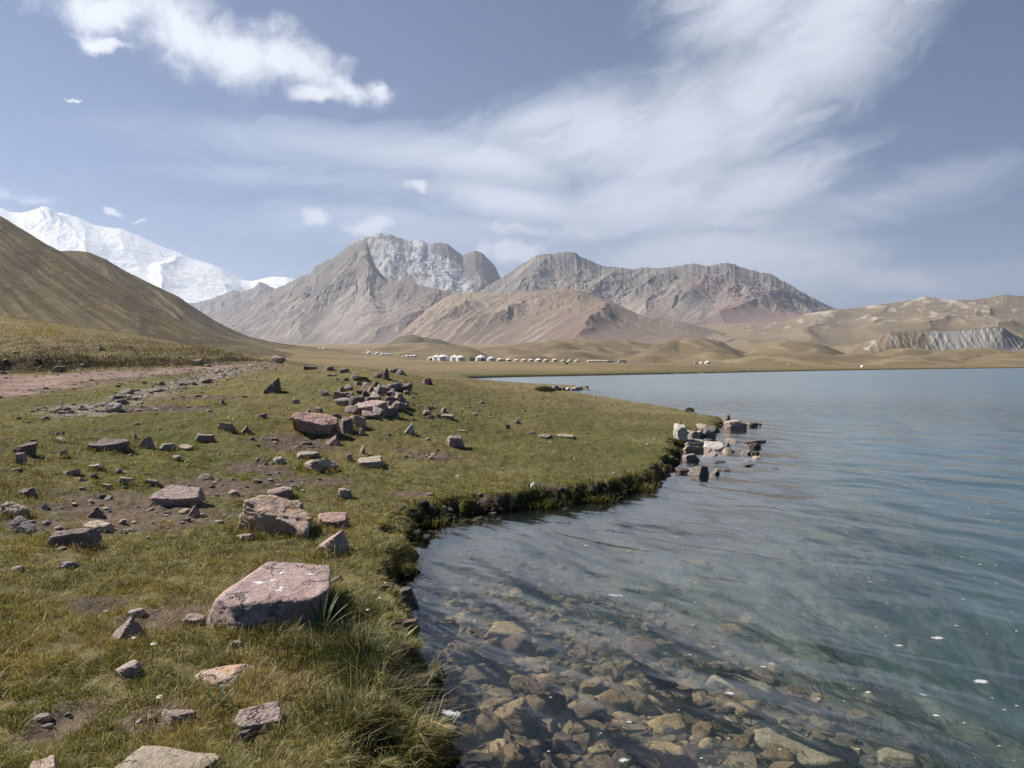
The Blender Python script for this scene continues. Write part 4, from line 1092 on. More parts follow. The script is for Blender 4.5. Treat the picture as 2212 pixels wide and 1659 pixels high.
 ('rock', 1497, 951, 28, 20, 'chunk', 'white', 'whitish pitted rock right of the tall whitish rock', {}),
 ('rock', 1534, 946, 30, 24, 'chunk', 'grey', 'grey blocky rock at the back of the shore stones', {}),
 ('rock', 1505, 965, 48, 17, 'block', 'pale', 'pale grey slab with a dark shaded end among the shore stones', dict(depth=.6)),
 ('rock', 1545, 973, 46, 20, 'slab', 'white', 'bright white slab in the middle of the shore stones', dict(depth=.7, tilt=(.15, .08))),
 ('rock', 1496, 976, 42, 16, 'round', 'tan', 'tan rounded stone in front of the pale grey slab', {}),
 ('rock', 1529, 981, 24, 18, 'wedge', 'dark', 'dark pointed stone in front of the bright white slab', {}),
 ('rock', 1543, 984, 26, 15, 'wedge', 'grey', 'grey triangular stone right of the dark pointed stone', {}),
 ('rock', 1498, 996, 36, 18, 'round', 'grey', 'wet grey boulder below the tan rounded stone at the point', {}),
 ('rock', 1594, 928, 44, 20, 'round', 'pink', 'large rounded pinkish boulder at the outer end of the point', dict(depth=.7)),
 ('rock', 1571, 908, 20, 14, 'round', 'grey', 'grey boulder behind the point against open water', {}),
 ('rock', 1627, 922, 26, 12, 'round', 'wet', 'dark wet stone right of the large rounded pinkish boulder', {}),
 ('rock', 1642, 919, 8, 6, 'round', 'wet', 'outermost little dark stone off the point', {}),
 ('rock', 1480, 1024, 30, 15, 'round', 'wet', 'dark wet stone by the bank, left end of the wet row', {}),
 ('rock', 1512, 1029, 40, 24, 'chunk', 'wet', 'big wet brown rock in the middle of the wet row', {}),
 ('rock', 1549, 1024, 28, 17, 'wedge', 'wet', 'wet brown rock right in the wet row, upright', {}),
 ('rock', 1568, 1018, 24, 8, 'round', 'wet', 'low dark stone at the right end of the wet row', {}),
 ('rock', 1634, 969, 38, 15, 'round', 'wet', 'rounded ochre wet stone awash right of the white slab', {}),
 ('rock', 1636, 957, 46, 8, 'round', 'wet', 'long low dark stone barely above the water', {}),
 ('rock', 1617, 981, 19, 13, 'wedge', 'wet', 'small reddish wet stone standing in the shallows', {}),
 ('rock', 1634, 981, 13, 9, 'round', 'wet', 'small round wet stone right of the reddish one', {}),
 ('rock', 1620, 1005, 32, 6, 'slab', 'wet', 'flat reddish stone just breaking the surface off the point', {}),
 ('rock', 1676, 1012, 8, 5, 'round', 'wet', 'single black stone showing farthest out in the water', {}),
 ('rock', 1574, 968, 20, 17, 'wedge', 'grey', 'leaning grey flake right of the bright white slab', dict(depth=.4)),
 ('rock', 880, 1322, 44, 40, 'block', 'wet', 'dark wet stone at the waterline below the grassy bank', dict(depth=.6, zoff=.05)),
 ('rock', 1236, 842, 8, 5, 'round', 'white', 'small white stone on the far little spit', {}),
]
k = 100
for row in HERO:
    nm, px, py, w_, h_, st_, mt_, lb, kw = row
    k += 13
    place_rock(nm, px, py, w_, h_, st_, mt_, lb, k, **kw)

# the big mauve boulder: cut to its own shape, with streaks and droppings on the top
def plane_rock(planes, size, seed, sub=6, rough=.02):
    N = np.array([np.array(n, float)/np.linalg.norm(n) for n, d in planes]); D = np.array([d for n, d in planes])
    dirs, f = ico(sub)
    dt = dirs@N.T
    rr = np.where(dt > .03, D[None, :]/np.maximum(dt, .03), 9.0); m = rr.min(1)
    r = m-np.log(np.exp(-40*np.clip(rr-m[:, None], 0, 5)).sum(1))/40
    p = dirs*r[:, None]
    p = p+dirs*(fbm3(p, 2.4, 4, seed)*rough*1.1+np.minimum(0, fbm3(p, 4.5, 3, seed+3)+.12)*rough*2.2*(dirs[:, 2] < .55))[:, None]
    return p*np.array(size), f
bx, by, bz = px_ground(560, 1372)
PL = [((.02, -.22, 1), .60), ((0, 0, -1), .9), ((.30, -1, -.06), .78), ((-.72, -.8, .10), .98), ((-1, -.05, .25), .99), ((-.62, .85, .1), .95), ((.2, 1, .1), .88), ((1, .15, -.1), .84), ((.93, -.55, -.2), .86), ((-.75, .1, .75), .86), ((.1, -.9, .35), .80)]
p, f = plane_rock(PL, (.37, .38, .225), 5, 6, .034)
big = tag(link('boulder', np_mesh('boulder', p, f, True), RM['mauve']), 'big mauve boulder with a flat white-streaked top and white droppings, beside the broad-leaved plant', 'boulder')
big.location = (bx, by+.33, bz+.085); big.rotation_euler = (.03, 0, .10)
FOOT.append((bx, by+.36, .33, .33))
M_drop = simple_mat('chalky_white', (.60, .58, .54), .95, .25, 90)
from mathutils.bvhtree import BVHTree
bvh = BVHTree.FromPolygons([Vector(q) for q in p], [tuple(int(i) for i in q) for q in f])
def splat(x, y, r, seed, sx=1.0):
    r_ = np.random.default_rng(seed); n = 18
    bm = bmesh.new(); vs = []
    hit0 = bvh.ray_cast(Vector((x, y, 2)), Vector((0, 0, -1)))[0]
    if hit0 is None: bm.free(); return
    cv = bm.verts.new(hit0+Vector((0, 0, .006)))
    for i in range(n):
        a = 2*math.pi*i/n; rr_ = r*.8*(1+.35*math.sin(3*a+seed)+r_.normal(0, .16))
        q = Vector((x+rr_*math.cos(a)*sx, y+rr_*math.sin(a), 2)); hp = bvh.ray_cast(q, Vector((0, 0, -1)))[0]
        vs.append(bm.verts.new((hp if hp is not None else hit0)+Vector((0, 0, .0015))))
    for i in range(n): bm.faces.new((cv, vs[i], vs[(i+1) % n]))
    bm_obj('bird_dropping', bm, M_drop, big, True)
for x, y, r, s_, sx in [(-.02, .02, .022, 1, 1.1), (.055, -.09, .020, 2, 1.0), (.048, -.125, .024, 4, 1.0), (-.10, -.01, .026, 6, 1.5), (.02, .13, .017, 8, 1.6), (.2, .1, .016, 9, 2.2)]:
    splat(x, y, r, s_, sx)

# ---- stones heaped in the pile and loose stones: copies of a few shapes
def proto_set(name, n, style_list, mats, seed, sub=3, rough=.05):
    out = []
    for i in range(n):
        st_ = style_list[i % len(style_list)]
        p, f = rock_verts(st_, (1, .8 if st_ != 'slab' else .75, .62 if st_ != 'slab' else .34), seed+i*7, sub, rough)
        for m in mats:
            me = np_mesh(name, p, f, True); me.materials.append(RM[m]); out.append(me)
    return out
def scatter(name, meshes, pts, label, group, cat='stone', sink=.3, jit=1.0):
    for (x, y, s_) in pts:
        me = meshes[rng.integers(len(meshes))]
        o = bpy.data.objects.new(name, me); COL.objects.link(o)
        z = float(gz(x, y)[0])
        hgt = .5
        o.location = (x, y, z+s_*(.5*hgt-sink*hgt)); o.scale = (s_, s_*rng.uniform(.8, 1.15), s_*rng.uniform(.7, 1.2))
        o.rotation_euler = (rng.normal(0, .22)*jit, rng.normal(0, .22)*jit, rng.uniform(0, 6.28))
        tag(o, label, cat, group)
        if s_ > .07: FOOT.append((x, y, s_*.36, s_*.32))
def px_pts(poly, n, s0, s1, seed, pw=2.0):
    r_ = np.random.default_rng(seed); P_ = np.array(poly, float); lo, hi = P_.min(0), P_.max(0); out = []
    while len(out) < n:
        q = r_.uniform(lo, hi)
        if not poly_mask(P_, np.array([q[0]]), np.array([q[1]]))[0]: continue
        x, y, z = px_ground(*q)
        if z < -.02: continue
        out.append((x, y, s0+(s1-s0)*r_.uniform(0, 1)**pw))
    return out
pile = proto_set('stone', 6, ['chunk', 'wedge', 'block', 'slab'], ['mauveplain', 'dark', 'mauveplain', 'grey'], 500)
scatter('stone', pile, px_pts([(735, 845), (790, 826), (850, 832), (885, 850), (880, 880), (850, 905), (790, 905), (745, 888)], 60, .14, .44, 1, 1.5), 'angular purplish stone heaped among many others in the rock pile', 'stones heaped in the rock pile', sink=.15)
scatter('stone', pile, px_pts([(690, 800), (760, 790), (850, 800), (900, 822), (890, 840), (830, 824), (720, 828)], 18, .10, .40, 2, 2), 'small rough stone on the crest of the rise behind the rock pile', 'stones on the crest of the rise')
scatter('stone', pile, px_pts([(860, 850), (930, 860), (990, 905), (900, 915), (850, 905), (640, 930), (620, 900), (700, 870)], 14, .10, .26, 3, 2), 'small loose stone lying around the foot of the rock pile', 'loose stones around the rock pile')
lse = proto_set('stone', 6, ['slab', 'chunk', 'slab', 'wedge'], ['grey', 'tan', 'mauveplain'], 600)
scatter('stone', lse, px_pts([(90, 893), (190, 872), (270, 850), (360, 828), (440, 808), (560, 790), (600, 796), (480, 820), (400, 842), (320, 864), (250, 886), (150, 900)], 20, .14, .45, 4, 2.4), 'flat grey stone lying in the gravel strip beside the dirt track', 'stones in the gravel strip', sink=.35)
scatter('stone', lse, px_pts([(0, 760), (120, 700), (300, 735), (480, 770), (560, 782), (500, 792), (300, 800), (0, 815)], 14, .2, .6, 5, 2.5), 'brown stone on the grassy slope above the dirt track', 'stones on the slope above the track', sink=.35)
scatter('stone', lse, px_pts([(0, 900), (300, 880), (620, 850), (640, 1000), (600, 1060), (0, 1080)], 28, .06, .18, 6, 2), 'small stone lying loose in the turf on the left meadow', 'small stones in the left meadow', sink=.4)
scatter('stone', lse, px_pts([(0, 1080), (600, 1070), (480, 1190), (560, 1500), (0, 1640)], 8, .03, .07, 7, 2), 'little pebble in the near grass', 'pebbles in the near grass', sink=.3)
scatter('stone', lse, px_pts([(860, 830), (1080, 835), (1300, 870), (1250, 940), (1050, 960), (900, 930)], 16, .06, .22, 8, 2.2), 'small pale stone on the green turf of the grassy point', 'stones on the grassy point', sink=.4)
shs = proto_set('stone', 5, ['chunk', 'slab', 'wedge'], ['white', 'grey', 'pale', 'wet'], 700)
scatter('stone', shs, [(x, y, s_) for (x, y, s_) in [(px_ground(a, b)[0], px_ground(a, b)[1], c_) for a, b, c_ in zip(rng.uniform(1470, 1640, 30), rng.uniform(930, 1012, 30), rng.uniform(.2, .42, 30))]], 'small pale or wet stone awash among the shore stones', 'small stones awash at the point', sink=.15)
scatter('stone', shs, [(px_ground(a, b)[0], px_ground(a, b)[1], c_) for a, b, c_ in zip(rng.uniform(1196, 1272, 12), rng.uniform(839, 845.5, 12), rng.uniform(.3, .8, 12))], 'stone edging the far little spit', 'stones edging the far spit', sink=.2)
# loose chips too many to count
def chips(name, pts, mat_cols, seed, kindlabel=None, subz=1.0):
    r_ = np.random.default_rng(seed); V_ = []; Fc = []; C_ = []
    prot = [rock_verts(['chunk', 'slab', 'wedge', 'slab'][i % 4], (1, .8, .5), seed+i, 2, .07) for i in range(10)]
    off = 0
    for (x, y, z, s_) in pts:
        p, f = prot[r_.integers(10)]
        a = r_.uniform(0, 6.28); ca, sa = math.cos(a), math.sin(a)
        q = p*s_*np.array([1, r_.uniform(.7, 1.1), r_.uniform(.6, 1.1)*subz])
        q = np.stack([q[:, 0]*ca-q[:, 1]*sa+x, q[:, 0]*sa+q[:, 1]*ca+y, q[:, 2]+z+s_*.08], -1)
        V_.append(q); Fc.append(f+off); off += len(q)
        cc_ = np.array(mat_cols[r_.integers(len(mat_cols))])*r_.uniform(.75, 1.25)
        C_.append(np.repeat(cc_[None], len(q), 0))
    t = NT(name+'_stone'); co = t.coord('Object'); nz = t.noise(co, 45, 4, .65)
    m = t.out(t.pbsdf(t.mix(1.0, t.attr('Col').outputs['Color'], t.ramp(nz, [(.3, .6), (.7, 1.35)]), 'MULTIPLY'), .85, t.bump(nz, .5, .01), .2))
    return tag(link(name, np_mesh(name, np.concatenate(V_), np.concatenate(Fc), False, {'Col': ('FLOAT_COLOR', col4(np.concatenate(C_)))}), m), kind='stuff')
pts = []
xs = rng.uniform(-24, 10, 60000); ys = rng.uniform(3, 42, 60000)
msk = np.maximum(gsample(sstep(-.8, .3, strip_sd), xs, ys)*.9, np.maximum(gsample(sstep(-1.0, .2, track_sd), xs, ys)*.6, np.maximum(gsample(bm_, xs, ys)*.6, .030)))
okk = (rng.uniform(0, 1, 60000) < msk) & (gsample(GB, xs, ys) > .97) & (np.abs(xs/ys) < .75)
xs, ys = xs[okk][:8500], ys[okk][:8500]; zs_ = gz(xs, ys)
chips('stone_chips', list(zip(xs, ys, zs_, np.clip(rng.lognormal(-3.1, .55, len(xs)), .015, .16))), [(.27, .235, .21), (.22, .175, .165), (.32, .27, .22), (.15, .12, .115)], 900)

# clods of dark earth slumped along the foot of the turf bank
sg = rng.integers(2, 30, 1500); fr = rng.uniform(0, 1, 1500)[:, None]
pe = SHP[sg]*(1-fr)+SHP[sg+1]*fr+rng.normal(0, .10, (1500, 2))
ok_ = (pe[:, 1] > 2.6) & (pe[:, 1] < 24) & (fbm2(pe[:, 0]*1.3, pe[:, 1]*1.3, 2, 411) > -.02); pe = pe[ok_]
chips('bank_clods', list(zip(pe[:, 0], pe[:, 1], np.maximum(gz(pe[:, 0], pe[:, 1]), -.06), np.clip(rng.lognormal(-2.6, .5, len(pe)), .03, .2))), [(.045, .034, .024), (.07, .052, .036), (.10, .075, .05), (.16, .13, .105)], 970)

# ---- stones under the water
UW = [
 (1097, 1387, 108, 46, 'slab', 'sub', 'big flat pale-ochre stone under water, farthest of the clear ones'),
 (1104, 1590, 122, 96, 'wedge', 'sub', 'large pointed ochre stone under water with a sharp ridge'),
 (1158, 1542, 70, 46, 'chunk', 'sub', 'rounded ochre stone under water right of the large pointed one'),
 (1176, 1496, 66, 42, 'block', 'sub', 'flat squarish ochre stone under water behind the pointed one'),
 (1285, 1506, 62, 45, 'chunk', 'sub', 'golden angular stone under water near the middle of the stone bed'),
 (1046, 1482, 114, 50, 'round', 'subbrown', 'broad brown weed-covered stone under water near the bank'),
 (1276, 1568, 88, 60, 'round', 'subbrown', 'dark brown dome-shaped stone under water'),
 (1196, 1458, 38, 34, 'block', 'subbrown', 'small brown block under water in front of the pale-ochre stone'),
 (1073, 1655, 96, 66, 'wedge', 'sub', 'ochre stone under water at the bottom edge, below the large pointed one'),
 (1147, 1632, 66, 38, 'block', 'subbrown', 'brown brick-like stone under water near the bottom edge'),
 (1215, 1634, 56, 56, 'block', 'subbrown', 'brown block under water with a reddish side near the bottom edge'),
 (1249, 1600, 66, 48, 'round', 'sub', 'grey-brown rounded stone under water right of the brown block'),
 (1305, 1644, 74, 46, 'chunk', 'sub', 'ochre lumpy stone under water close to the bottom edge'),
 (1350, 1572, 58, 34, 'slab', 'sub', 'flat greenish-ochre slab under water carrying a foam fleck'),
 (1361, 1622, 66, 42, 'chunk', 'sub', 'golden stone under water right of the lumpy ochre one'),
 (973, 1636, 58, 28, 'round', 'subbrown', 'smooth oval brown stone under water next to the bank'),
 (1151, 1652, 50, 24, 'block', 'subred', 'dark red brick-like stone under water at the bottom edge'),
 (962, 1608, 72, 48, 'round', 'subbrown', 'brown striped stone under water close to the turf bank'),
 (1415, 1372, 60, 34, 'chunk', 'subpale', 'pale stone under water at the edge of the green weed'),
 (1456, 1548, 100, 70, 'chunk', 'sub', 'large golden stone under water, upper one of the right-hand group'),
 (1450, 1594, 96, 50, 'block', 'sub', 'big ochre stone under water, middle one of the right-hand group'),
 (1446, 1668, 88, 66, 'block', 'sub', 'ochre block under water, lowest one of the right-hand group'),
 (1612, 1510, 156, 46, 'slab', 'subpale', 'long pale slab lying deep under the water'),
 (1702, 1628, 138, 44, 'slab', 'subpale', 'long olive-pale slab under water near the bottom edge'),
 (1788, 1668, 172, 40, 'slab', 'subpale', 'wide pale stone under water cut by the bottom edge'),
 (1960, 1668, 104, 60, 'round', 'subpale', 'lone pale rounded stone under water among green weed'),
 (1537, 1632, 62, 46, 'chunk', 'sub', 'ochre stone under water between the right-hand group and the pale slabs'),
 (1595, 1664, 78, 44, 'chunk', 'sub', 'ochre stone under water touching the bottom edge, right of the group'),
 (1643, 1574, 70, 34, 'block', 'subpale', 'pale blocky stone under water below the long pale slab'),
 (1560, 1580, 60, 36, 'chunk', 'sub', 'flat golden stone under water left of the pale blocky one'),
 (1330, 1455, 64, 24, 'slab', 'subpale', 'flat pale stone under water behind the golden angular stone'),
 (1945, 1545, 124, 56, 'slab', 'subpale', 'pale sandy slab deep under water beside green weed'),
]
k = 3000
for px, py, w_, h_, st_, mt_, lb in UW:
    k += 11
    place_rock('stone', px, py, w_, h_, st_, mt_, lb, k, cat='stone', depth=.75, sink=.25, sub=4, rough=.035)
uws = proto_set('stone', 6, ['chunk', 'slab', 'block', 'wedge'], ['sub', 'subbrown', 'sub', 'subbrown', 'subred'], 800)
up = []
P_ = np.array([(940, 1400), (1180, 1380), (1420, 1420), (1560, 1480), (1700, 1659), (930, 1659)], float)
while len(up) < 50:
    q = rng.uniform(P_.min(0), P_.max(0))
    if poly_mask(P_, q[:1], q[1:])[0]:
        x, y, z = px_ground(*q)
        if z < -.03: up.append((x, y, rng.uniform(.08, .25)))
scatter('stone', uws, up, 'medium brown stone on the bed of the clear shallows', 'stones on the bed of the shallows', sink=.12, jit=.7)
xs = rng.uniform(-.6, 5, 30000); ys = rng.uniform(2.7, 11, 30000)
dd = -gsample(GSD, xs, ys)
okk = (dd > .05) & (rng.uniform(0, 1, 30000) < np.where(dd < 1.5, .95, np.exp(-(dd-1.5)*2.2))*np.where(ys > 5.2, np.exp(-(ys-5.2)*.9), 1)*np.clip(3.4/ys, 0, 1)**.5) & (np.abs(xs/ys) < .72)
xs, ys = xs[okk][:6500], ys[okk][:6500]; zs_ = gz(xs, ys)
chips('bed_pebbles', list(zip(xs, ys, zs_, np.clip(rng.lognormal(-2.7, .5, len(xs)), .03, .22))), [(.125, .088, .055), (.11, .078, .05), (.22, .155, .08), (.15, .105, .06), (.21, .16, .095)], 950, subz=.8)
# ------------------------------------------------------------------ turf: blades, in one sheet of ground cover
def blades(name, bx, by, bz, h, w, ang, lean, curl, col, tipc, mat, two=True):
    """bx.. arrays, one entry per blade; ang = direction of lean"""
    n = len(bx)
    dx, dy = np.cos(ang), np.sin(ang)
    face = ang+math.pi/2+rng.normal(0, .6, n)
    wx, wy = np.cos(face)*w*.5, np.sin(face)*w*.5
    m = .5
    mx_, my_ = bx+dx*h*lean*m*.7, by+dy*h*lean*m*.7; mz = bz+h*m*np.sqrt(np.maximum(.15, 1-(lean*.6)**2))
    l2 = lean+curl
    tx, ty = bx+dx*h*(lean*.35+l2*.5), by+dy*h*(lean*.35+l2*.5); tz = mz+h*.5*(1-np.clip(l2, 0, 2.2)*.62)
    if two:
        V_ = np.empty((n, 5, 3), np.float32)
        V_[:, 0] = np.stack([bx-wx, by-wy, bz], -1); V_[:, 1] = np.stack([bx+wx, by+wy, bz], -1)
        V_[:, 2] = np.stack([mx_-wx*.8, my_-wy*.8, mz], -1); V_[:, 3] = np.stack([mx_+wx*.8, my_+wy*.8, mz], -1)
        V_[:, 4] = np.stack([tx, ty, tz], -1)
        i = np.arange(n)[:, None]*5
        f4 = i+np.array([0, 1, 3, 2]); f3 = i+np.array([2, 3, 4])
        C_ = np.stack([col*.8, col*.8, col, col, tipc], 1)
        fs_ = [f4, f3]
    else:
        V_ = np.empty((n, 3, 3), np.float32)
        V_[:, 0] = np.stack([bx-wx, by-wy, bz], -1); V_[:, 1] = np.stack([bx+wx, by+wy, bz], -1); V_[:, 2] = np.stack([tx, ty, tz], -1)
        fs_ = [np.arange(n)[:, None]*3+np.array([0, 1, 2])]
        C_ = np.stack([col*.85, col*.85, tipc], 1)
    me = np_mesh(name, V_.reshape(-1, 3), fs_, True, {'Col': ('FLOAT_COLOR', col4(np.clip(C_.reshape(-1, 3), .004, .9)))})
    return tag(link(name, me, mat), kind='stuff')

t = NT('grass_blade')
a_ = t.attr('Col').outputs['Color']
df = t.n('ShaderNodeBsdfDiffuse', {'Color': a_}).outputs[0]
tl = t.n('ShaderNodeBsdfTranslucent', {'Color': t.mix(1.0, a_, (1.25, 1.2, .65), 'MULTIPLY')}).outputs[0]
gs = t.n('ShaderNodeBsdfGlossy', {'Color': (.8, .8, .75, 1), 'Roughness': .5}).outputs[0]
m1 = t.n('ShaderNodeMixShader', {0: .32, 1: df, 2: tl}).outputs[0]
M_blade = t.out(t.n('ShaderNodeMixShader', {0: .035, 1: m1, 2: gs}).outputs[0])

FT = np.array(FOOT)
def off_stones(x, y, k=.85):
    ok = np.ones(x.shape, bool)
    for X, Y, rx, ry in FT:
        ok &= ((x-X)/rx)**2+((y-Y)/ry)**2 > k*k
    return ok
gsx = np.gradient(GSD, axis=1)/np.maximum(np.gradient(GX, axis=1), 1e-6)
def sd_grad(x, y):
    e = .08
    return (sdist(x+e, y)-sdist(x-e, y))/(2*e), (sdist(x, y+e)-sdist(x, y-e))/(2*e)
NT_ = NTUFT
sel_ = rng.uniform(0, 1, NT_) < .58
Yt = np.where(sel_, 1/rng.uniform(1/46., 1/2.3, NT_), np.exp(rng.uniform(math.log(2.3), math.log(60.), NT_)))
ut = np.where(rng.uniform(0, 1, NT_) < .82, rng.uniform(-.74, .10, NT_), rng.uniform(.10, .42, NT_))
xt = ut*Yt
# more tufts along the broken edge of the turf
ne_ = NT_//9
sg = rng.integers(1, 34, ne_); fr = rng.uniform(0, 1, ne_); pe = SHP[sg]*(1-fr)[:, None]+SHP[sg+1]*fr[:, None]
pe = pe+rng.normal(0, .16, pe.shape)
okE = (pe[:, 1] > 2.4) & (rng.uniform(0, 1, ne_) < np.clip(9/pe[:, 1], 0, 1))
xt = np.concatenate([xt, pe[okE, 0]]); Yt = np.concatenate([Yt, pe[okE, 1]]); ut = xt/Yt; NT_ = len(xt)
for X, Y, rx, ry in FOOT:
    if Y > 15 or rx < .03 or X/Y > .35: continue
    m_ = int(26+160*rx*min(1, 6/Y)); a0_ = rng.uniform(0, 6.28, m_); k0_ = rng.uniform(.88, 1.22, m_)
    xt = np.concatenate([xt, X+np.cos(a0_)*rx*1.12*k0_]); Yt = np.concatenate([Yt, Y+np.sin(a0_)*ry*1.12*k0_])
ut = xt/Yt; NT_ = len(xt)
sdt = gsample(GSD, xt, Yt); bt = gsample(GB, xt, Yt); vt = gsample(veg, xt, Yt)
ok = (bt > .22) & (rng.uniform(0, 1, NT_) < np.maximum(vt, .04))
xt, Yt, sdt, bt = xt[ok], Yt[ok], sdt[ok], bt[ok]
ok = off_stones(xt, Yt) & ((fbm2(xt*4.2, Yt*4.2, 3, 311) > -.08+.35*rng.normal(0, .3, len(xt))) | (Yt > 12)); xt, Yt, sdt, bt = xt[ok], Yt[ok], sdt[ok], bt[ok]
nT = len(xt)
pat = fbm2(xt*.45, Yt*.45, 4, 301); pat2 = fbm2(xt*1.7, Yt*1.7, 3, 302); pat3 = fbm2(xt*5, Yt*5, 2, 303)
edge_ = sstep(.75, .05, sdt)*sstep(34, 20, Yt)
hb = .027*np.clip(1+.7*pat2+.75*pat3, .3, 2.2)*lerp(1, 1.25, edge_)*lerp(1.0, .8, sstep(6, 16, Yt))
hb *= 1+1.3*np.clip(rng.normal(0, 1, nT)-1.2, 0, 2)
# long tussocks along the lower bank
tz_ = np.zeros(nT)
for a0, b0_, rr_ in [(890, 1475, .30), (905, 1590, .26), (780, 1300, .22), (870, 1200, .25), (840, 1560, .25), (905, 1420, .2)]:
    X, Y, _ = px_ground(a0-25, b0_); tz_ = np.maximum(tz_, np.exp(-((xt-X)**2+(Yt-Y)**2)/rr_**2))
hb *= 1+1.6*tz_
hug = np.zeros(nT)
for X, Y, rx, ry in FT:
    if Y > 20 or rx < .05: continue
    q = ((xt-X)/(rx+.07))**2+((Yt-Y)/(ry+.07))**2
    hug = np.maximum(hug, (q < 1.5)*np.minimum(1, rx*5))
hb *= 1+1.1*hug
gx_, gy_ = np.zeros(nT), np.zeros(nT)
ne = edge_ > .02
gx_[ne], gy_[ne] = sd_grad(xt[ne], Yt[ne])
green = np.array([.092, .104, .026]); olive = np.array([.185, .158, .050]); straw = np.array([.44, .355, .175]); rust = np.array([.235, .140, .055]); deep = np.array([.038, .052, .016])
ct = lerp(green, olive, sstep(-.35, .35, pat+.5*pat2)[:, None])
ct = lerp(ct, rust, (sstep(.12, .55, fbm2(xt*.7+9, Yt*.7, 3, 305))*.55)[:, None])
ct = lerp(ct, deep, (sstep(.15, .55, fbm2(xt*1.1-5, Yt*1.1, 3, 306))*.55*(1-sstep(9, 20, Yt)))[:, None])
ct = lerp(ct, np.array([.205, .155, .08]), (sstep(14, 32, Yt+np.maximum(-xt-4, 0)*.35)*.8)[:, None])
ct = lerp(ct, np.array([.17, .160, .042]), (sstep(.02, .3, ut[:nT]*0+xt/Yt)*.5)[:, None])
ct = ct*np.array([1.27, 1.26, 1.05])
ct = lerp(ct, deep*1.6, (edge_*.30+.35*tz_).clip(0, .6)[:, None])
ct = lerp(ct, straw*np.array([.66, .58, .50]), (sstep(.02, .42, fbm2(xt*.85+3, Yt*.6, 4, 315))*.6*(1-edge_))[:, None])
NB = 9
def rep(a): return np.repeat(a, NB, axis=0)
n = nT*NB
spread = rep(.018+.0035*Yt)
ra = rng.uniform(0, 2*math.pi, n); rd = np.sqrt(rng.uniform(0, 1, n))*spread
bx_ = rep(xt)+np.cos(ra)*rd; by_2 = rep(Yt)+np.sin(ra)*rd
bz_ = gz(bx_, by_2)-.004
keep_ = bz_ > -.02
wind = 2.6+fbm2(bx_*.6, by_2*.6, 2, 309)*1.6
e_ = rep(edge_)
out_ang = np.arctan2(-rep(gy_), -rep(gx_))
ang = np.where(rng.uniform(0, 1, n) < .45+.0*e_, ra, wind+rng.normal(0, .7, n))
ang = np.where((rng.uniform(0, 1, n) < e_*.5), out_ang+rng.normal(0, .45, n), ang)
lean = np.abs(rng.normal(.48, .34, n))+e_*.10
curl = np.abs(rng.normal(.25, .3, n))+e_*.30
h_ = rep(hb)*rng.uniform(.55, 1.45, n)
w_ = np.maximum(.0027*(1+.35*rng.normal(0, 1, n)), rep(Yt)*.00062)
w_ = np.clip(w_, .0014, .05)
col = rep(ct*(1+.55*np.clip(fbm2(xt*3.1, Yt*3.1, 3, 312), -.8, 1))[:, None])*rng.uniform(.55, 1.7, n)[:, None]
sx_ = rng.uniform(0, 1, n) < (.17+.12*rep(sstep(-.1, .5, pat2)))
col[sx_] = straw*rng.uniform(.6, 1.25, sx_.sum())[:, None]
tip = lerp(col*1.12, straw*1.0, (rng.uniform(0, .40, n)*(1-.8*e_)*(1-.7*rep(tz_)))[:, None])
nearb = (by_2 < 11) & keep_; farb = (by_2 >= 11) & keep_
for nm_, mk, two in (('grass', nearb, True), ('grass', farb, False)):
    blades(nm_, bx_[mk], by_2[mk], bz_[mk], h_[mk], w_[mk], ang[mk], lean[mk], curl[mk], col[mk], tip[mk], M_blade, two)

# tall shaggy tussocks hanging over the lower bank
acc = []
for a0, b0_, nb_, hh_, r0 in [(868, 1500, 1500, .22, .08), (840, 1450, 1300, .21, .08), (890, 1540, 1000, .18, .07), (800, 1400, 900, .20, .09), (770, 1330, 700, .17, .08), (865, 1230, 500, .15, .08), (720, 1420, 500, .15, .09), (850, 1590, 700, .17, .09), (940, 1120, 350, .14, .1), (1180, 1092, 300, .14, .12), (1300, 1078, 300, .14, .12), (1395, 1060, 300, .14, .12), (640, 1390, 350, .13, .08), (770, 1560, 500, .14, .09)]:
    X, Y, _ = px_ground(a0-(48 if b0_ > 1350 else 14), b0_)
    x = X+rng.normal(0, r0, nb_); y = Y+rng.normal(0, r0, nb_); z = np.maximum(gz(x, y), .02)
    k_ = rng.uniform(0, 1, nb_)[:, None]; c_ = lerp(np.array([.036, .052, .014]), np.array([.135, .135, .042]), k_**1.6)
    c_[rng.uniform(0, 1, nb_) < .10] = [.40, .33, .17]
    out_ = np.arctan2(y-Y, x-X)+rng.normal(0, .5, nb_)
    acc.append((x, y, z-.01, hh_*rng.uniform(.45, 1.15, nb_), np.full(nb_, .0038)*rng.uniform(.7, 1.4, nb_)*max(1, Y/5), out_, np.abs(rng.normal(.35, .25, nb_)), np.abs(rng.normal(.55, .4, nb_)), c_, c_*1.15))
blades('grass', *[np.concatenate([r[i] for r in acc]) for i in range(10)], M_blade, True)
# dead straw lying in the turf
nd = 5200
yd = 1/rng.uniform(1/14., 1/2.5, nd); xd = rng.uniform(-.72, .1, nd)*yd
mk = (gsample(GB, xd, yd) > .9) & off_stones(xd, yd, 1.0); xd, yd = xd[mk], yd[mk]; nd = len(xd)
cd_ = np.array([.46, .38, .22])*rng.uniform(.6, 1.2, nd)[:, None]
blades('dry_straw', xd, yd, gz(xd, yd)+.012, rng.uniform(.05, .13, nd), np.maximum(.0016, yd*.0005)*rng.uniform(.8, 1.3, nd), rng.uniform(0, 6.28, nd), rng.uniform(.9, 1.5, nd), rng.uniform(0, .2, nd), cd_, cd_*1.1, M_blade, True)

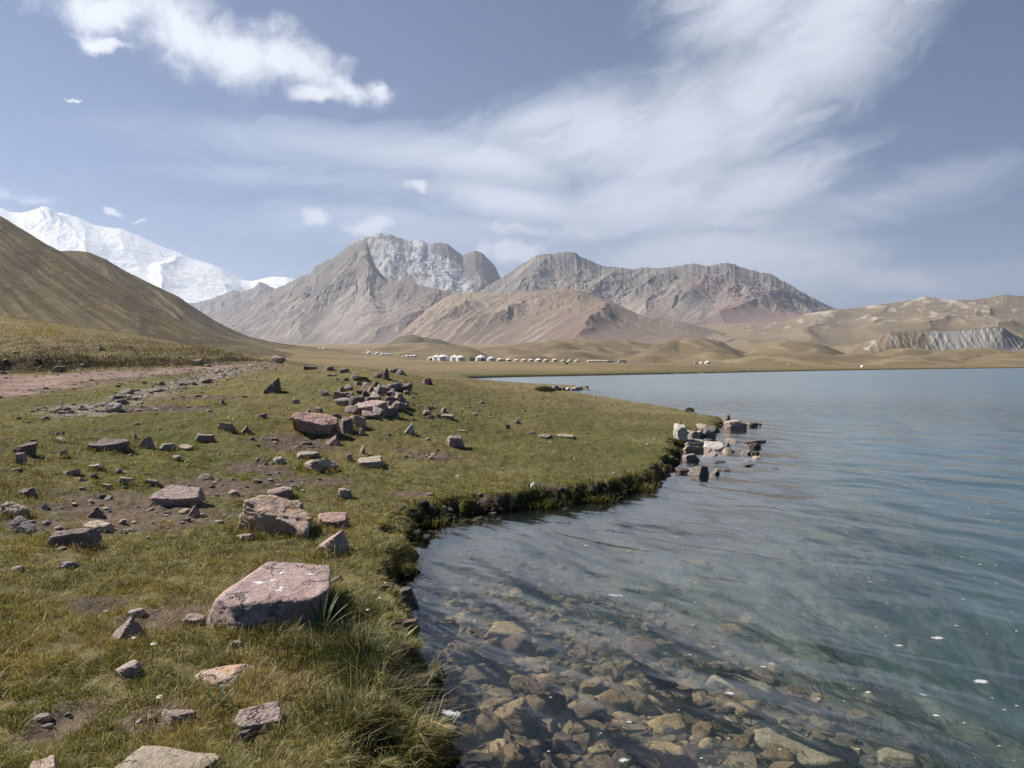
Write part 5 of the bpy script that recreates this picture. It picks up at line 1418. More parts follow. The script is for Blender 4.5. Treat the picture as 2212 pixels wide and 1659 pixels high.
# coarse dark scrub along the cut bank, yellow scrub on the slope
def scrub(name, cx, cy, rx, ry, nb, hh, c1, c2, seed, wide=2.2):
    r_ = np.random.default_rng(seed)
    x = cx+r_.normal(0, rx, nb); y = cy+r_.normal(0, ry, nb); z = gz(x, y)
    an = r_.uniform(0, 6.28, nb); k_ = r_.uniform(0, 1, nb)[:, None]
    zz = z+r_.uniform(0, hh*.75, nb)*np.exp(-((x-cx)/rx)**2*.5)
    return x, y, zz, np.full(nb, hh*.42)*r_.uniform(.5, 1.4, nb), np.full(nb, .02*wide)*r_.uniform(.6, 1.4, nb), an, np.abs(r_.normal(.7, .4, nb)), np.abs(r_.normal(.3, .3, nb)), lerp(np.array(c1), np.array(c2), k_), lerp(np.array(c1), np.array(c2), k_)*1.15
acc = []
for i in range(230):
    q = rng.uniform(-250, 520); row = np.interp(q, [-250, 0, 150, 300, 400, 520], [788, 782, 786, 781, 777, 776])+rng.normal(0, 11)
    if perlin2(np.array([q*.02]), np.array([row*.05]), 5)[0] < -.12: continue
    x, y, _ = px_ground(q, row)
    acc.append(scrub('', x, y, rng.uniform(.25, .8), .35, 120, rng.uniform(.08, .34), (.030, .027, .016), (.095, .075, .040), 1000+i, 1.0))
blades('bank_scrub', *[np.concatenate([r[i] for r in acc]) for i in range(10)], M_blade, False)
acc = []
for i in range(240):
    q = rng.uniform(-200, 540); lo_ = np.interp(q, [-200, 0, 300, 540], [640, 676, 722, 772]); row = lerp(lo_, np.interp(q, [-200, 540], [748, 776]), rng.uniform(0.02, 1))
    x, y, _ = px_ground(q, row)
    if y > 90: continue
    yel = (q < 130 and row < 730)
    acc.append(scrub('', x, y, .6, .6, 70, rng.uniform(.10, .26)*(1.6 if yel else 1), (.15, .12, .035) if yel else (.065, .050, .028), (.36, .28, .06) if yel else (.16, .122, .066), 2000+i, 1.3))
blades('slope_tussocks', *[np.concatenate([r[i] for r in acc]) for i in range(10)], M_blade, False)

# weed waving on the lake bed
nw = 26000
yw = np.exp(rng.uniform(math.log(3.2), math.log(13), nw)); xw = rng.uniform(-.1, .72, nw)*yw
dw = -gsample(GSD, xw, yw)
mk = (dw > 1.0) & (fbm2(xw*.75+yw*.3, yw*1.5, 3, 75)+.35*fbm2(xw*3, yw*3, 2, 76) > .10) 
xw, yw = xw[mk], yw[mk]; nw = len(xw); zw = gz(xw, yw)
cw = lerp(np.array([.030, .050, .018]), np.array([.095, .115, .040]), rng.uniform(0, 1, nw)[:, None])
blades('water_weed', xw, yw, zw, rng.uniform(.05, .15, nw), rng.uniform(.006, .014, nw), rng.normal(2.9, .5, nw), np.abs(rng.normal(.9, .3, nw)), np.abs(rng.normal(.4, .3, nw)), cw, cw*1.3, M_blade, True)

# ---- the broad-leaved plant at the boulder, flowers, small leaves
M_leaf = simple_mat('broad_leaf_green', (.050, .078, .026), .6, .3, 14, .3, .35)
M_leafy = simple_mat('yellow_leaf', (.30, .30, .07), .6, .25, 14, .3, .3)
M_stem = simple_mat('stem_green', (.13, .14, .07), .8, .2, 20)
M_petal = simple_mat('cream_petals', (.72, .70, .58), .8, .1, 30)
M_oleaf = simple_mat('orange_leaf', (.55, .22, .05), .7, .2, 20)
def leaf_mesh(L, W, bend, fold=.25, n=10):
    vs = []; fs_ = []
    for i in range(n+1):
        s_ = i/n; wv = W*math.sin(math.pi*min(1, s_*.96+.04))**.75*(1-.25*s_)+.0008
        ang_ = bend*s_
        cx_ = L*(math.sin(ang_)/max(bend, 1e-3) if bend > 1e-3 else s_); cz_ = L*((1-math.cos(ang_))/max(bend, 1e-3)) if bend > 1e-3 else 0
        # runs along +z first, then bends over toward +x
        for j, q in enumerate((-1, -.5, 0, .5, 1)):
            vs.append((cz_+abs(q)*0, q*wv*.5, cx_+abs(q)*fold*wv*.5))
    for i in range(n):
        for j in range(4):
            a0 = i*5+j; fs_.append((a0, a0+1, a0+6, a0+5))
    return np.array(vs, float), np.array(fs_)
def plant(name, px, py, leaves, label, mat=M_leaf, cat='plant', group=None):
    x, y, z = px_ground(px, py)
    e = empty(name, (x, y, z)); tag(e, label, cat, group)
    for (az, tilt, L, W, bend) in leaves:
        vs, fs_ = leaf_mesh(L, W, bend)
        o = link('leaf', np_mesh('leaf', vs, fs_, True), mat, e)
        o.rotation_euler = (0, tilt, az)
    return e
plant('broad_leaf_plant', 694, 1376, [(3.0, .42, .29, .030, .45), (.35, .22, .33, .028, .35), (1.9, .08, .25, .026, .25), (-.25, .50, .26, .022, .5), (.15, .62, .24, .018, .6), (2.5, .28, .22, .024, .4), (-1.2, .35, .19, .022, .5), (-2.2, .5, .17, .02, .6), (.9, .35, .26, .022, .4), (-.7, .28, .22, .022, .4), (1.4, .22, .28, .016, .4), (2.9, .3, .24, .016, .5), (-.1, .35, .29, .018, .5), (.6, .5, .25, .015, .6)], 'broad-leaved dark green plant growing against the right side of the big mauve boulder')
plant('broad_leaf_plant', 548, 1372, [(2.3, .6, .17, .03, .4), (.6, .5, .15, .028, .5), (-.8, .8, .14, .028, .5), (1.5, .25, .17, .028, .3), (-2.3, .6, .15, .028, .4)], 'small leafy plant in front of the big mauve boulder')
plant('broad_leaf_plant', 470, 1530, [(.3, .5, .13, .022, .5), (1.4, .4, .12, .02, .5), (2.6, .7, .12, .02, .6), (-.7, .7, .13, .02, .6), (-1.9, .8, .1, .02, .5)], 'bright green leafy tuft in front of the lichen-stained rock')
plant('broad_leaf_plant', 868, 1385, [(.15, .75, .13, .026, .2)], 'single yellow-green blade leaf sticking out over the water from the bank', M_leafy)
def flower(px, py, hgt, label, lean=.2, az=0., r=.011):
    x, y, z = px_ground(px, py)
    e = empty('white_flower', (x, y, z)); tag(e, label, 'flower', None)
    bm = bmesh.new(); prev = None
    top_ = Vector((lean*hgt*math.cos(az), lean*hgt*math.sin(az), hgt))
    for i in range(7):
        s_ = i/6; c_ = Vector((top_.x*s_*s_, top_.y*s_*s_, hgt*s_))
        ring = [bm.verts.new(c_+Vector((.0013*math.cos(2.1*j), .0013*math.sin(2.1*j), 0))) for j in range(3)]
        if prev:
            for j in range(3): bm.faces.new((prev[j], prev[(j+1) % 3], ring[(j+1) % 3], ring[j]))
        prev = ring
    bm_obj('stem', bm, M_stem, e)
    bm = bmesh.new()
    for i in range(6):
        a = i*1.047+random.random()*.4; q = top_+Vector((r*.75*math.cos(a), r*.75*math.sin(a), random.uniform(-.002, .003)))
        vs = bmesh.ops.create_icosphere(bm, subdivisions=2, radius=r*.48)['verts']
        for v in vs: v.co = Vector((v.co.x, v.co.y, v.co.z*.6))+q
    vs = bmesh.ops.create_icosphere(bm, subdivisions=2, radius=r*.45)['verts']
    for v in vs: v.co = v.co+top_+Vector((0, 0, .003))
    bm_obj('petals', bm, M_petal, e, True)
    return e
flower(328, 1452, .14, 'cream flower head standing above the grass below the pyramid-shaped rock', .1, 1.0, .014)
flower(290, 1420, .10, 'smaller cream flower just left of the tall cream flower head', .1, 2.0, .011)
flower(338, 1545, .08, 'cream flower low in the grass above the beige rock', .2, 0, .012)
flower(762, 1300, .09, 'whitish flower in the dark grass right of the big mauve boulder', .15, 1, .009)
flower(822, 1300, .12, 'whitish flower on a long stem leaning over the bank edge', .3, .5, .009)
flower(808, 1330, .11, 'whitish flower in the middle of the three over the bank edge', .35, .2, .009)
flower(786, 1352, .10, 'lowest whitish flower at the bank edge', .3, -.4, .009)
vs, fs_ = leaf_mesh(.035, .02, .5)
x, y, z = px_ground(717, 1205)
o = tag(link('fallen_leaf', np_mesh('fallen_leaf', vs, fs_, True), M_oleaf), 'tiny orange leaf in the grass below the pointed pinkish rock', 'leaf')
o.location = (x, y, z+.05); o.rotation_euler = (.2, .5, 2.5)
# white feather-like scrap on the far bank edge
vs, fs_ = leaf_mesh(.09, .045, .6)
x, y, z = px_ground(1146, 1056)
o = tag(link('white_feather', np_mesh('white_feather', vs, fs_, True), simple_mat('white_down', (.82, .81, .78), .9, .1, 30)), 'white feathery scrap caught in the turf at the edge of the inlet', 'feather')
o.location = (x, y, z+.02); o.rotation_euler = (.3, .5, 1.2)

# low dark shrub on the far end of the point
def shrub(px, py, w, h, label, c1, c2, nb, seed):
    x, y, z = px_ground(px, py); W = w*y/F; H = h*y/F
    r_ = np.random.default_rng(seed)
    e = empty('low_shrub', (x, y, z)); tag(e, label, 'shrub')
    th = r_.uniform(0, 6.28, nb); ph = np.arccos(r_.uniform(0, 1, nb)); rr_ = r_.uniform(.45, 1, nb)**.5*(1+.25*fbm2(th*1.2, ph*2, 2, seed))
    X_ = rr_*np.sin(ph)*np.cos(th)*W*.5; Y_ = rr_*np.sin(ph)*np.sin(th)*W*.4; Z_ = rr_*np.cos(ph)*H
    cc_ = lerp(np.array(c1), np.array(c2), r_.uniform(0, 1, nb)[:, None])
    o = blades('foliage', X_, Y_, Z_, np.full(nb, H*.28), np.full(nb, H*.11), r_.uniform(0, 6.28, nb), np.abs(r_.normal(.7, .4, nb)), np.abs(r_.normal(.2, .2, nb)), cc_, cc_*1.2, M_blade, False)
    del o['kind']; o.parent = e
    bm = bmesh.new()
    for i in range(9):
        a = i*.7; tip = Vector((math.cos(a)*W*.32, math.sin(a)*W*.25, H*.7)); rad = H*.02
        b0_ = [bm.verts.new((rad*math.cos(q), rad*math.sin(q), -.02)) for q in (0, 2.1, 4.2)]
        t0 = [bm.verts.new(tip+Vector((rad*.3*math.cos(q), rad*.3*math.sin(q), 0))) for q in (0, 2.1, 4.2)]
        for j in range(3): bm.faces.new((b0_[j], b0_[(j+1) % 3], t0[(j+1) % 3], t0[j]))
    bm_obj('stems', bm, M_stem, e)
shrub(1177, 846, 46, 11, 'low grey-green shrub on the grassy point near the little spit', (.045, .052, .028), (.11, .115, .06), 2600, 5)
shrub(1490, 890, 22, 9, 'small green tussock bush at the back edge of the grassy point', (.06, .06, .02), (.16, .15, .05), 900, 6)
# ------------------------------------------------------------------ the yurt camp
M_felt = simple_mat('white_felt', (.80, .79, .76), .9, .08, 2.5, .1)
M_cream = simple_mat('cream_felt', (.66, .60, .48), .9, .12, 2.5, .1)
M_door = simple_mat('dark_wooden_door', (.10, .07, .05), .8, .2, 3)
M_red = simple_mat('red_rug', (.40, .09, .05), .9, .2, 3)
M_trim = simple_mat('tan_band', (.42, .34, .25), .9, .1, 3)
M_green = simple_mat('green_paint', (.10, .34, .07), .6, .1, 2)
M_black = simple_mat('black_rubber', (.02, .02, .022), .7, .1, 4)
M_glass = simple_mat('dark_glass', (.03, .035, .04), .15, .1, 4, 0, .5)
M_white = simple_mat('white_paint', (.80, .80, .79), .5, .05, 2)
M_blue = simple_mat('pale_blue_tarpaulin', (.42, .50, .60), .7, .1, 2)
M_grey = simple_mat('grey_canvas', (.20, .19, .17), .9, .15, 3)
M_cloth = simple_mat('dark_clothes', (.03, .03, .04), .9, .2, 6)
M_skin = simple_mat('skin', (.45, .28, .20), .6, .05, 5)

def make_yurt(felt, big=False, door=True, window=False, rug=False, door_az=-1.2):
    """radius 1, parts: wall, roof, crown, door, band"""
    e = empty('yurt', (0, 0, 0))
    wh = .62 if not big else .80
    bm = bmesh.new(); bm_lathe(bm, [(1.0, -.12), (1.0, 0), (1.015, wh*.5), (.985, wh)], 28)
    bm_obj('wall', bm, felt, e, True)
    bm = bmesh.new(); bm_lathe(bm, [(.97, wh-.03), (1.05, wh-.02), (1.04, wh+.03), (.86, wh+.15), (.62, wh+.30), (.38, wh+.43), (.22, wh+.49)], 28)
    bm_obj('roof', bm, felt, e, True)
    bm = bmesh.new(); bm_lathe(bm, [(.235, wh+.46), (.235, wh+.50), (.17, wh+.56), (0, wh+.60)], 20)
    bm_obj('crown', bm, felt, e, True)
    bm = bmesh.new(); bm_lathe(bm, [(1.018, wh*.86), (1.032, wh*.87), (1.028, wh*.95), (1.004, wh*.96)], 28)
    bm_obj('band', bm, M_trim if felt is M_cream else felt, e, True)
    def panel(name, az, w_, h_, z0, mat, r=1.02):
        bm = bmesh.new(); n_ = 5; f_ = []
        for i in range(n_):
            a = az+(i/(n_-1)-.5)*w_
            f_.append([bm.verts.new((rr*math.cos(a), rr*math.sin(a), z)) for rr, z in ((r, z0), (r+.035, z0), (r+.035, z0+h_), (r, z0+h_))])
        for p_, q_ in zip(f_[:-1], f_[1:]):
            for j in range(4): bm.faces.new((p_[j], q_[j], q_[(j+1) % 4], p_[(j+1) % 4]))
        bm.faces.new(f_[0][::-1]); bm.faces.new(f_[-1])
        return bm_obj(name, bm, mat, e)
    if door: panel('door', door_az, .42, wh*.80, .0, M_door)
    if rug: panel('door_rug', door_az-.5, .45, wh*.6, .0, M_red)
    if window:
        panel('window', -1.45, .16, wh*.25, wh*.42, M_glass); panel('window', -1.22, .16, wh*.25, wh*.42, M_glass)
    return e
def put_yurt(px, base, w, label, proto, first, group, Y):
    o = proto if first else copy_tree(proto)
    z = hz(px, Y)
    R_ = w*Y/F/2/1.05
    o.location = (float(ucol(px))*Y, Y, z-.02); o.scale = (R_, R_, R_*1.0); o.rotation_euler = (0, 0, random.uniform(-.15, .15))
    tag(o, label, 'yurt', group)
    return o
def Yrow(px): return float(np.interp(px, [920, 1000, 1040, 1100, 1200, 1310], [440, 440, 455, 520, 600, 690]))
used = set()
def yurt(px, base, w, proto, label, group=None, Y=None):
    f_ = id(proto) not in used; used.add(id(proto))
    return put_yurt(px, base, w, label, proto, f_, group, Y or Yrow(px))
PW_ = make_yurt(M_felt, True, False, True); PB = make_yurt(M_felt, True, False); PD = make_yurt(M_felt, False, True); PC = make_yurt(M_cream, False, True); PR = make_yurt(M_cream, False, True, False, True); PN = make_yurt(M_felt, False, False); PCN = make_yurt(M_cream, False, False, door_az=-2)
yurt(931, 778.6, 16, PC, 'cream yurt at the left end of the row, half hidden by big white ones', Y=452)
yurt(943.5, 780, 19, PB, 'big white yurt, left one of the joined group of three', Y=442)
yurt(956, 780.6, 21, PW_, 'big white yurt with two small windows, front of the joined three', Y=436)
yurt(961, 780, 20, PB, 'big white yurt, right rear one of the joined group of three', Y=446)
yurt(983, 780.6, 21, PB, 'big windowless white yurt, left one of a joined pair near the green shed', Y=440)
yurt(995.5, 780.6, 20.5, PW_, 'big white yurt with windows, right one of a joined pair beside the green shed', Y=436)
yurt(1039, 779.4, 23.5, PD, 'wide white yurt with a dark doorway, right next to the green shed')
yurt(1060.5, 779.8, 17, PD, 'white yurt with a dark doorway, between the widest yurt and the cream ones')
for i, (px, w_) in enumerate([(1080, 15), (1098.5, 14), (1115, 13), (1131.5, 13.5), (1146.5, 12.5), (1163, 14.5)]):
    yurt(px, 780, w_, PC if i != 5 else PD, ['cream yurt first to the right of the white ones, dark boxes beside it', 'cream yurt second to the right of the white ones', 'cream yurt third to the right of the white ones, standing clear', 'cream yurt with a white panel on its right side', 'cream yurt just right of a white panel', 'white yurt with a central dark door among cream yurts'][i])
yurt(1179, 782, 12.5, PR, 'cream yurt with a red rug hung at its door')
yurt(1198, 782.5, 13, PC, 'cream yurt with a wide dark porch on its right')
yurt(1216.5, 783, 10, PC, 'cream yurt, left one of three spaced small ones')
yurt(1230.5, 783.2, 10.5, PC, 'cream yurt, middle one of three spaced small ones')
yurt(1246, 783.4, 10.5, PCN, 'cream yurt, right one of three spaced small ones')
for px in (1272.5, 1280, 1287, 1293.5, 1300, 1306, 1310.5):
    yurt(px, 783.8, 9.6, PCN, 'small cream yurt in the tight row of seven at the right end of the camp', 'tight row of seven yurts')
for i, (px, w_, Y) in enumerate([(797, 12, 850), (805, 5, 900), (814, 9.5, 850), (825, 8.5, 845), (785, 4.5, 900)]):
    yurt(px, 768, w_, PN, ['white yurt, largest of the distant group at the left', 'tiny white yurt right behind the largest distant one', 'low white yurt in the middle of the distant left group', 'white yurt at the left end of the pale blue tarpaulin tent', 'tiny white yurt at the far left of the distant group'][i], Y=Y)
for i, (px, w_) in enumerate([(871.5, 6), (880, 9), (887.5, 9), (895, 10)]):
    yurt(px, 772, w_, PCN if i == 0 else PN, ['small cream yurt at the left of four below a round mound', 'white yurt second of four below a round mound', 'white yurt third of four below a round mound', 'white yurt rightmost of four below a round mound'][i], Y=800)
for i, (px, w_, Y) in enumerate([(691, 6, 1150), (700, 8, 1150)]):
    yurt(px, 752, w_, PN, ['white yurt, left one of a lone far pair on the left slope', 'white yurt, right one of a lone far pair on the left slope'][i], Y=Y)
for i, (px, w_, Y) in enumerate([(1515, 9, 740), (1528, 12.5, 720), (1501, 5, 760)]):
    yurt(px, 788, w_, PN, ['white yurt, middle one of three on the far shore right of the camp', 'white yurt, largest of three on the far shore right of the camp', 'white yurt, smallest of three on the far shore right of the camp'][i], Y=Y)

def site(px, Y): return Vector((float(ucol(px))*Y, Y, hz(px, Y)))
# green shed
e = empty('green_shed', site(1020, 452)); tag(e, 'small bright green shed between the white yurts', 'shed')
bm = bmesh.new(); bm_box(bm, 0, 0, .95, 3.0, 2.2, 2.1, .03); bm_obj('wall', bm, M_green, e)
bm = bmesh.new()
for s_ in (-1, 1):
    v_ = [bm.verts.new(q) for q in ((s_*1.65, -1.3, 1.95), (0, -1.3, 2.45), (0, 1.3, 2.45), (s_*1.65, 1.3, 1.95), (s_*1.65, -1.3, 2.02), (0, -1.3, 2.52), (0, 1.3, 2.52), (s_*1.65, 1.3, 2.02))]
    for q in ((0, 1, 2, 3), (4, 5, 6, 7), (0, 1, 5, 4), (1, 2, 6, 5), (2, 3, 7, 6), (3, 0, 4, 7)): bm.faces.new([v_[i] for i in q])
bmesh.ops.recalc_face_normals(bm, faces=bm.faces); bm_obj('roof', bm, M_green, e)
bm = bmesh.new(); bm_box(bm, .2, -1.13, 1.45, .55, .06, .55, .01); bm_obj('window', bm, M_white, e)
# white caravan on the mound
e = empty('white_cabin', site(965, 1480)); e.location.z += 0; tag(e, 'tiny white box cabin standing alone on the mound crest', 'cabin')
bm = bmesh.new(); bm_box(bm, 0, 0, 1.55, 7.2, 2.6, 2.7, .08); bm_obj('body', bm, M_white, e)
bm = bmesh.new(); bm_box(bm, 0, 0, 2.98, 7.5, 2.9, .14, .03); bm_obj('roof', bm, M_white, e)
bm = bmesh.new(); bm_box(bm, 1.2, -1.34, 1.7, 1.0, .06, .7, .01); bm_obj('window', bm, M_glass, e)
bm = bmesh.new(); bm_box(bm, -1.6, -1.34, 1.2, .8, .06, 1.9, .01); bm_obj('door', bm, M_grey, e)
# tarpaulin tent, grey tent
def ridge_tent(name, at, L, W, H, mat, label, rz=0):
    e = empty(name, at, rz); tag(e, label, 'tent')
    bm = bmesh.new(); n_ = 9
    prof = [(-W/2, -.1), (-W/2*.92, H*.55), (0, H), (W/2*.92, H*.55), (W/2, -.1)]
    rows = [[bm.verts.new((L*(i/(n_-1)-.5), y_, z_*(1-.05*abs(math.sin(i*1.6))))) for y_, z_ in prof] for i in range(n_)]
    for a0, b0_ in zip(rows[:-1], rows[1:]):
        for j in range(4): bm.faces.new((a0[j], a0[j+1], b0_[j+1], b0_[j]))
    bm.faces.new(rows[0]); bm.faces.new(rows[-1][::-1]); bmesh.ops.recalc_face_normals(bm, faces=bm.faces)
    bm_obj('canvas', bm, mat, e)
    bm = bmesh.new(); bm_box(bm, L*.2, -W*.5-.03, H*.22, L*.12, .12, H*.5, .01); bm_obj('door_flap', bm, M_door, e)
ridge_tent('long_tent', site(837, 842), 8.4, 4, 2.0, M_blue, 'long pale blue tarpaulin tent right of the distant white yurts')
ridge_tent('grey_tent', site(1318, 688), 4.8, 3, 2.3, M_grey, 'grey canvas tent at the right end of the tight yurt row')
ridge_tent('white_shelter', site(1070, 470), 1.2, 1.2, 2.6, M_white, 'narrow white shelter right of a white yurt')
def dome_tent(px, Y, w, h, label):
    e = empty('dome_tent', site(px, Y)); tag(e, label, 'tent'); W = w*Y/F/2; H = h*Y/F
    bm = bmesh.new(); bm_lathe(bm, [(W, -.1), (W*.98, H*.25), (W*.8, H*.62), (W*.45, H*.92), (0, H)], 16); bm_obj('canopy', bm, M_felt, e, True)
    bm = bmesh.new(); bm_box(bm, W*.1, -W*.93, H*.22, W*.4, W*.16, H*.4, .01); bm_obj('door_flap', bm, M_trim, e)
dome_tent(1862.6, 330, 8.5, 4.2, 'white dome tent alone by the far shore on the right')
dome_tent(1702, 520, 3.4, 2.6, 'tiny white dome tent on the far plain behind the fisher')
# minibus
e = empty('minibus', site(1344, 625), .05); tag(e, 'white minibus parked right of the camp', 'minibus')
bm = bmesh.new()
prof = [(-3.4, .45), (-3.4, 1.25), (-3.05, 1.35), (-2.45, 2.35), (-2.2, 2.5), (3.2, 2.5), (3.4, 2.3), (3.4, .45)]
a0 = [bm.verts.new((x_, -1.0, z_)) for x_, z_ in prof]; b0_ = [bm.verts.new((x_, 1.0, z_)) for x_, z_ in prof]
bm.faces.new(a0); bm.faces.new(b0_[::-1])
for i in range(len(prof)): bm.faces.new((a0[i], b0_[i], b0_[(i+1) % len(prof)], a0[(i+1) % len(prof)]))
bmesh.ops.recalc_face_normals(bm, faces=bm.faces); bmesh.ops.bevel(bm, geom=list(bm.edges), offset=.07, segments=2, affect='EDGES'); bm_obj('body', bm, M_white, e)
for i, x_ in enumerate((-1.7, -.55, .6, 1.75, 2.75)):
    bm = bmesh.new(); bm_box(bm, x_, -1.012, 1.85, .95 if i < 4 else .7, .05, .62, .02); bm_obj('window', bm, M_glass, e)
bm = bmesh.new(); bm_box(bm, -2.82, 0, 1.85, .06, 1.6, .75, .02); o = bm_obj('windscreen', bm, M_glass, e); 
for x_ in (-2.2, 2.2):
    for y_ in (-.92, .92):
        bm = bmesh.new(); bmesh.ops.create_cone(bm, cap_ends=True, segments=20, radius1=.42, radius2=.42, depth=.26, matrix=Matrix.Translation((x_, y_, .42)) @ Matrix.Rotation(R(90), 4, 'X'))
        wl = bm_obj('wheel', bm, M_black, e)
        bm = bmesh.new(); bmesh.ops.create_cone(bm, cap_ends=True, segments=16, radius1=.22, radius2=.2, depth=.29, matrix=Matrix.Translation((x_, y_, .42)) @ Matrix.Rotation(R(90), 4, 'X')); bm_obj('rim', bm, M_grey, wl)
for y_ in (-.7, .7):
    bm = bmesh.new(); bm_box(bm, -3.41, y_, .95, .06, .34, .22, .02); bm_obj('headlight', bm, M_glass, e)
# dark boxes and a bent white branch
def crate(px, Y, w, h, label):
    e = empty('dark_crate', site(px, Y)); tag(e, label, 'crate'); W = w*Y/F; H = h*Y/F
    bm = bmesh.new(); bm_box(bm, 0, 0, H*.45, W, W*.5, H*.9, .04); bm_obj('box', bm, M_black, e)
    bm = bmesh.new(); bm_box(bm, 0, 0, H*.94, W*1.06, W*.56, H*.12, .02); bm_obj('lid', bm, M_black, e)
crate(1224, 270, 6.5, 3.0, 'black box lying on the open plain in front of the yurts')
crate(1504, 620, 5.2, 2.4, 'dark box in front of the three yurts on the far shore')
crate(1090, 520, 4, 5, 'dark shed-like box at the right side of a cream yurt')
bm = bmesh.new(); prev = None
for i in range(12):
    s_ = i/11; c_ = Vector((-.9+1.9*s_, 0, .62*math.sin(math.pi*(.25+.72*s_))+.05)); rad = .07*(1-.5*s_)
    ring = [bm.verts.new(c_+Vector((0, rad*math.cos(q*1.047), rad*math.sin(q*1.047)))) for q in range(6)]
    if prev:
        for j in range(6): bm.faces.new((prev[j], prev[(j+1) % 6], ring[(j+1) % 6], ring[j]))
    prev = ring
X, Y = onplane(1622, 803.6, .1); o = tag(bm_obj('driftwood', bm, M_white, None, True), 'bent white branch at the far waterline', 'driftwood'); o.location = (X, Y+.4, .1)

# ---- people
def person(at, label, pose, rz=0):
    """one continuous body grown on a skeleton"""
    e = empty('person', at, rz); tag(e, label, 'person')
    P_, E_, R_ = pose
    me = bpy.data.meshes.new('body'); me.from_pydata(P_, E_, [])
    o = link('body', me, M_cloth, e)
    sk = o.modifiers.new('skin', 'SKIN'); ss = o.modifiers.new('sub', 'SUBSURF'); ss.levels = 1; ss.render_levels = 1
    for v, r in zip(me.skin_vertices[0].data, R_): v.radius = (r, r)
    me.skin_vertices[0].data[0].use_root = True
    hd = P_[4]
    bm = bmesh.new(); vs = bmesh.ops.create_icosphere(bm, subdivisions=3, radius=.105)['verts']
    for v in vs:
        y_ = v.co.y-(.03 if (v.co.y < -.07 and abs(v.co.x) < .03 and abs(v.co.z) < .04) else 0)
        v.co = Vector((v.co.x*.82+hd[0], y_+hd[1], v.co.z*1.2+hd[2]+.06))
    bm_obj('head', bm, M_skin, e, True)
    bm = bmesh.new(); vs = bmesh.ops.create_icosphere(bm, subdivisions=3, radius=.118)['verts']
    bmesh.ops.delete(bm, geom=[v for v in bm.verts if v.co.z < -.01 and v.co.y < .05], context='VERTS')
    for v in bm.verts: v.co = Vector((v.co.x*.85+hd[0], v.co.y+hd[1], v.co.z*1.15+hd[2]+.075))
    bm_obj('hair', bm, M_black, e, True)
STAND = ([(0, 0, .95), (0, 0, 1.15), (0, .01, 1.36), (0, .0, 1.48), (0, -.01, 1.56), (.19, 0, 1.40), (.25, .02, 1.13), (.24, -.05, .88), (-.19, 0, 1.40), (-.25, .02, 1.13), (-.24, -.05, .88), (.10, 0, .90), (.11, -.02, .50), (.11, .02, .09), (.11, -.13, .04), (-.10, 0, .90), (-.12, -.02, .50), (-.12, .03, .09), (-.12, -.12, .04)],
         [(0, 1), (1, 2), (2, 3), (3, 4), (2, 5), (5, 6), (6, 7), (2, 8), (8, 9), (9, 10), (0, 11), (11, 12), (12, 13), (13, 14), (0, 15), (15, 16), (16, 17), (17, 18)],
         [.15, .15, .16, .065, .06, .075, .055, .04, .075, .055, .04, .10, .07, .05, .04, .10, .07, .05, .04])
BEND = ([(0, .12, .55), (0, -.02, .72), (0, -.18, .86), (0, -.26, .95), (0, -.31, 1.0), (.18, -.2, .86), (.22, -.38, .68), (.12, -.55, .62), (-.18, -.2, .86), (-.22, -.38, .68), (-.12, -.55, .62), (.12, .1, .52), (.17, -.26, .48), (.15, -.06, .09), (.15, -.2, .04), (-.12, .1, .52), (-.17, -.26, .48), (-.15, -.06, .09), (-.15, -.2, .04)], STAND[1], STAND[2])
person(site(1414.4, 560), 'left one of two dark-clothed people standing on the plain beyond the lake', STAND, .3)
person(site(1418.6, 560), 'right one of two dark-clothed people standing on the plain beyond the lake', STAND, 2.0)
X, Y = onplane(1699, 801.6, .3); person((X, Y+1.2, float(gz(X, Y+1.2)[0])), 'person in dark clothes crouching at the far waterline', BEND, .4)
for i, px in enumerate((1326, 1329.5)):
    person(site(px, 640), ['dark-clothed person standing by the grey tent', 'dark-clothed person standing between the grey tent and the minibus'][i], STAND, i*1.5)

# ---- foam flecks on the lake
M_foam = NT('foam_bubbles'); t = M_foam
M_foam = t.out(t.pbsdf((.45, .46, .46), .6, None, .3))
def foam_mesh(seed, n=46):
    r_ = np.random.default_rng(seed); v0, f0 = ico(1); V_ = []; Fc = []; off = 0
    q = ico(3)[0]*np.array([.62, .38, .05]); V_.append(q*(1+.12*np.sin(3*np.arctan2(q[:, 1], q[:, 0])+seed))[:, None]); Fc.append(ico(3)[1]); off = len(q)
    for i in range(n):
        a = r_.uniform(0, 6.28); d = math.sqrt(r_.uniform(0, 1)); s_ = r_.uniform(.06, .17)*(1.15-d*.5)
        q = v0*s_*np.array([1, 1, .55])+np.array([d*math.cos(a)*1.0, d*math.sin(a)*.62, 0.0])
        V_.append(q); Fc.append(f0+off); off += len(q)
    return np_mesh('foam_fleck', np.concatenate(V_), np.concatenate(Fc), True)
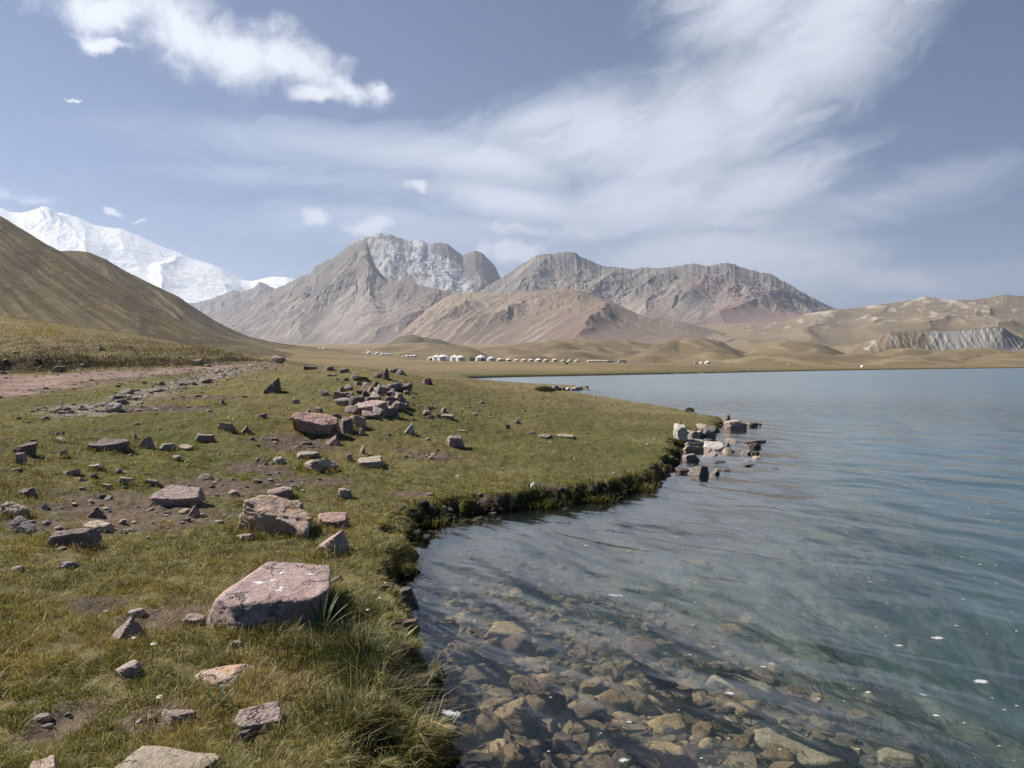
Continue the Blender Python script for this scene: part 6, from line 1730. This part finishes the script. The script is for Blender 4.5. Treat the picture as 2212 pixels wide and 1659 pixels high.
FM = [foam_mesh(i) for i in range(4)]
for me in FM: me.materials.append(M_foam)
def foam(px, py, w, label, group=None, i=0):
    X, Y = onplane(px, py, 0)
    o = bpy.data.objects.new('foam_fleck', FM[i % 4]); COL.objects.link(o)
    s_ = w*Y/F/2*1.1
    u_ = X/Y; ii = int(np.clip(np.searchsorted(wu, u_), 0, len(wu)-1)); jj = int(np.clip(np.searchsorted(wy, Y), 0, len(wy)-1))
    o.location = (X, Y, float(wz[jj, ii])+.001); o.scale = (s_, s_, min(s_, .02)*.5); o.rotation_euler = (0, 0, rng.uniform(-.6, .6))
    tag(o, label, 'foam', group)
for i, (px, py, w_, lb) in enumerate([
    (973, 1542, 44, 'largest speckled foam patch, floating beside the turf bank'), (2118, 1474, 34, 'long white foam patch at the lower right of the lake'), (2026, 1379, 28, 'oval foam fleck near the right edge, halfway down the water'), (1347, 1642, 26, 'round bubbly foam patch at the bottom edge over the stone bed'), (1329, 1288, 30, 'foam fleck in the calm water right of the inlet stones'),
    (1359, 1556, 14, 'small round foam patch above the flat greenish-ochre slab'), (1577, 1500, 22, 'foam fleck above the long pale slab'), (1667, 1434, 14, 'small foam fleck, right one of a close pair'), (1649, 1442, 12, 'small foam fleck, left one of a close pair'), (1993, 1500, 18, 'foam fleck upper left of the green weed clump'), (1876, 1495, 15, 'foam fleck a little left of the green weed clump'), (2022, 1546, 17, 'foam fleck right of the green weed clump'), (1942, 1395, 17, 'oval foam fleck left of the one near the right edge'), (1265, 1160 + 17, 14, 'foam fleck at the mouth of the grassy inlet')]):
    foam(px, py, w_, lb, None, i)
n_ = 0
while n_ < 90:
    py = 1000+640*rng.uniform(0, 1)**.8; px = rng.uniform(1180, 2200)
    X, Y = onplane(px, py, 0)
    if float(sdist(np.array([X]), np.array([Y]))[0]) > -.4 or rng.uniform() > (.25+.75*sstep(1200, 1700, px)): continue
    foam(px, py, rng.uniform(4, 10), 'tiny white foam fleck drifting on the open water', 'tiny foam flecks on the lake', n_); n_ += 1
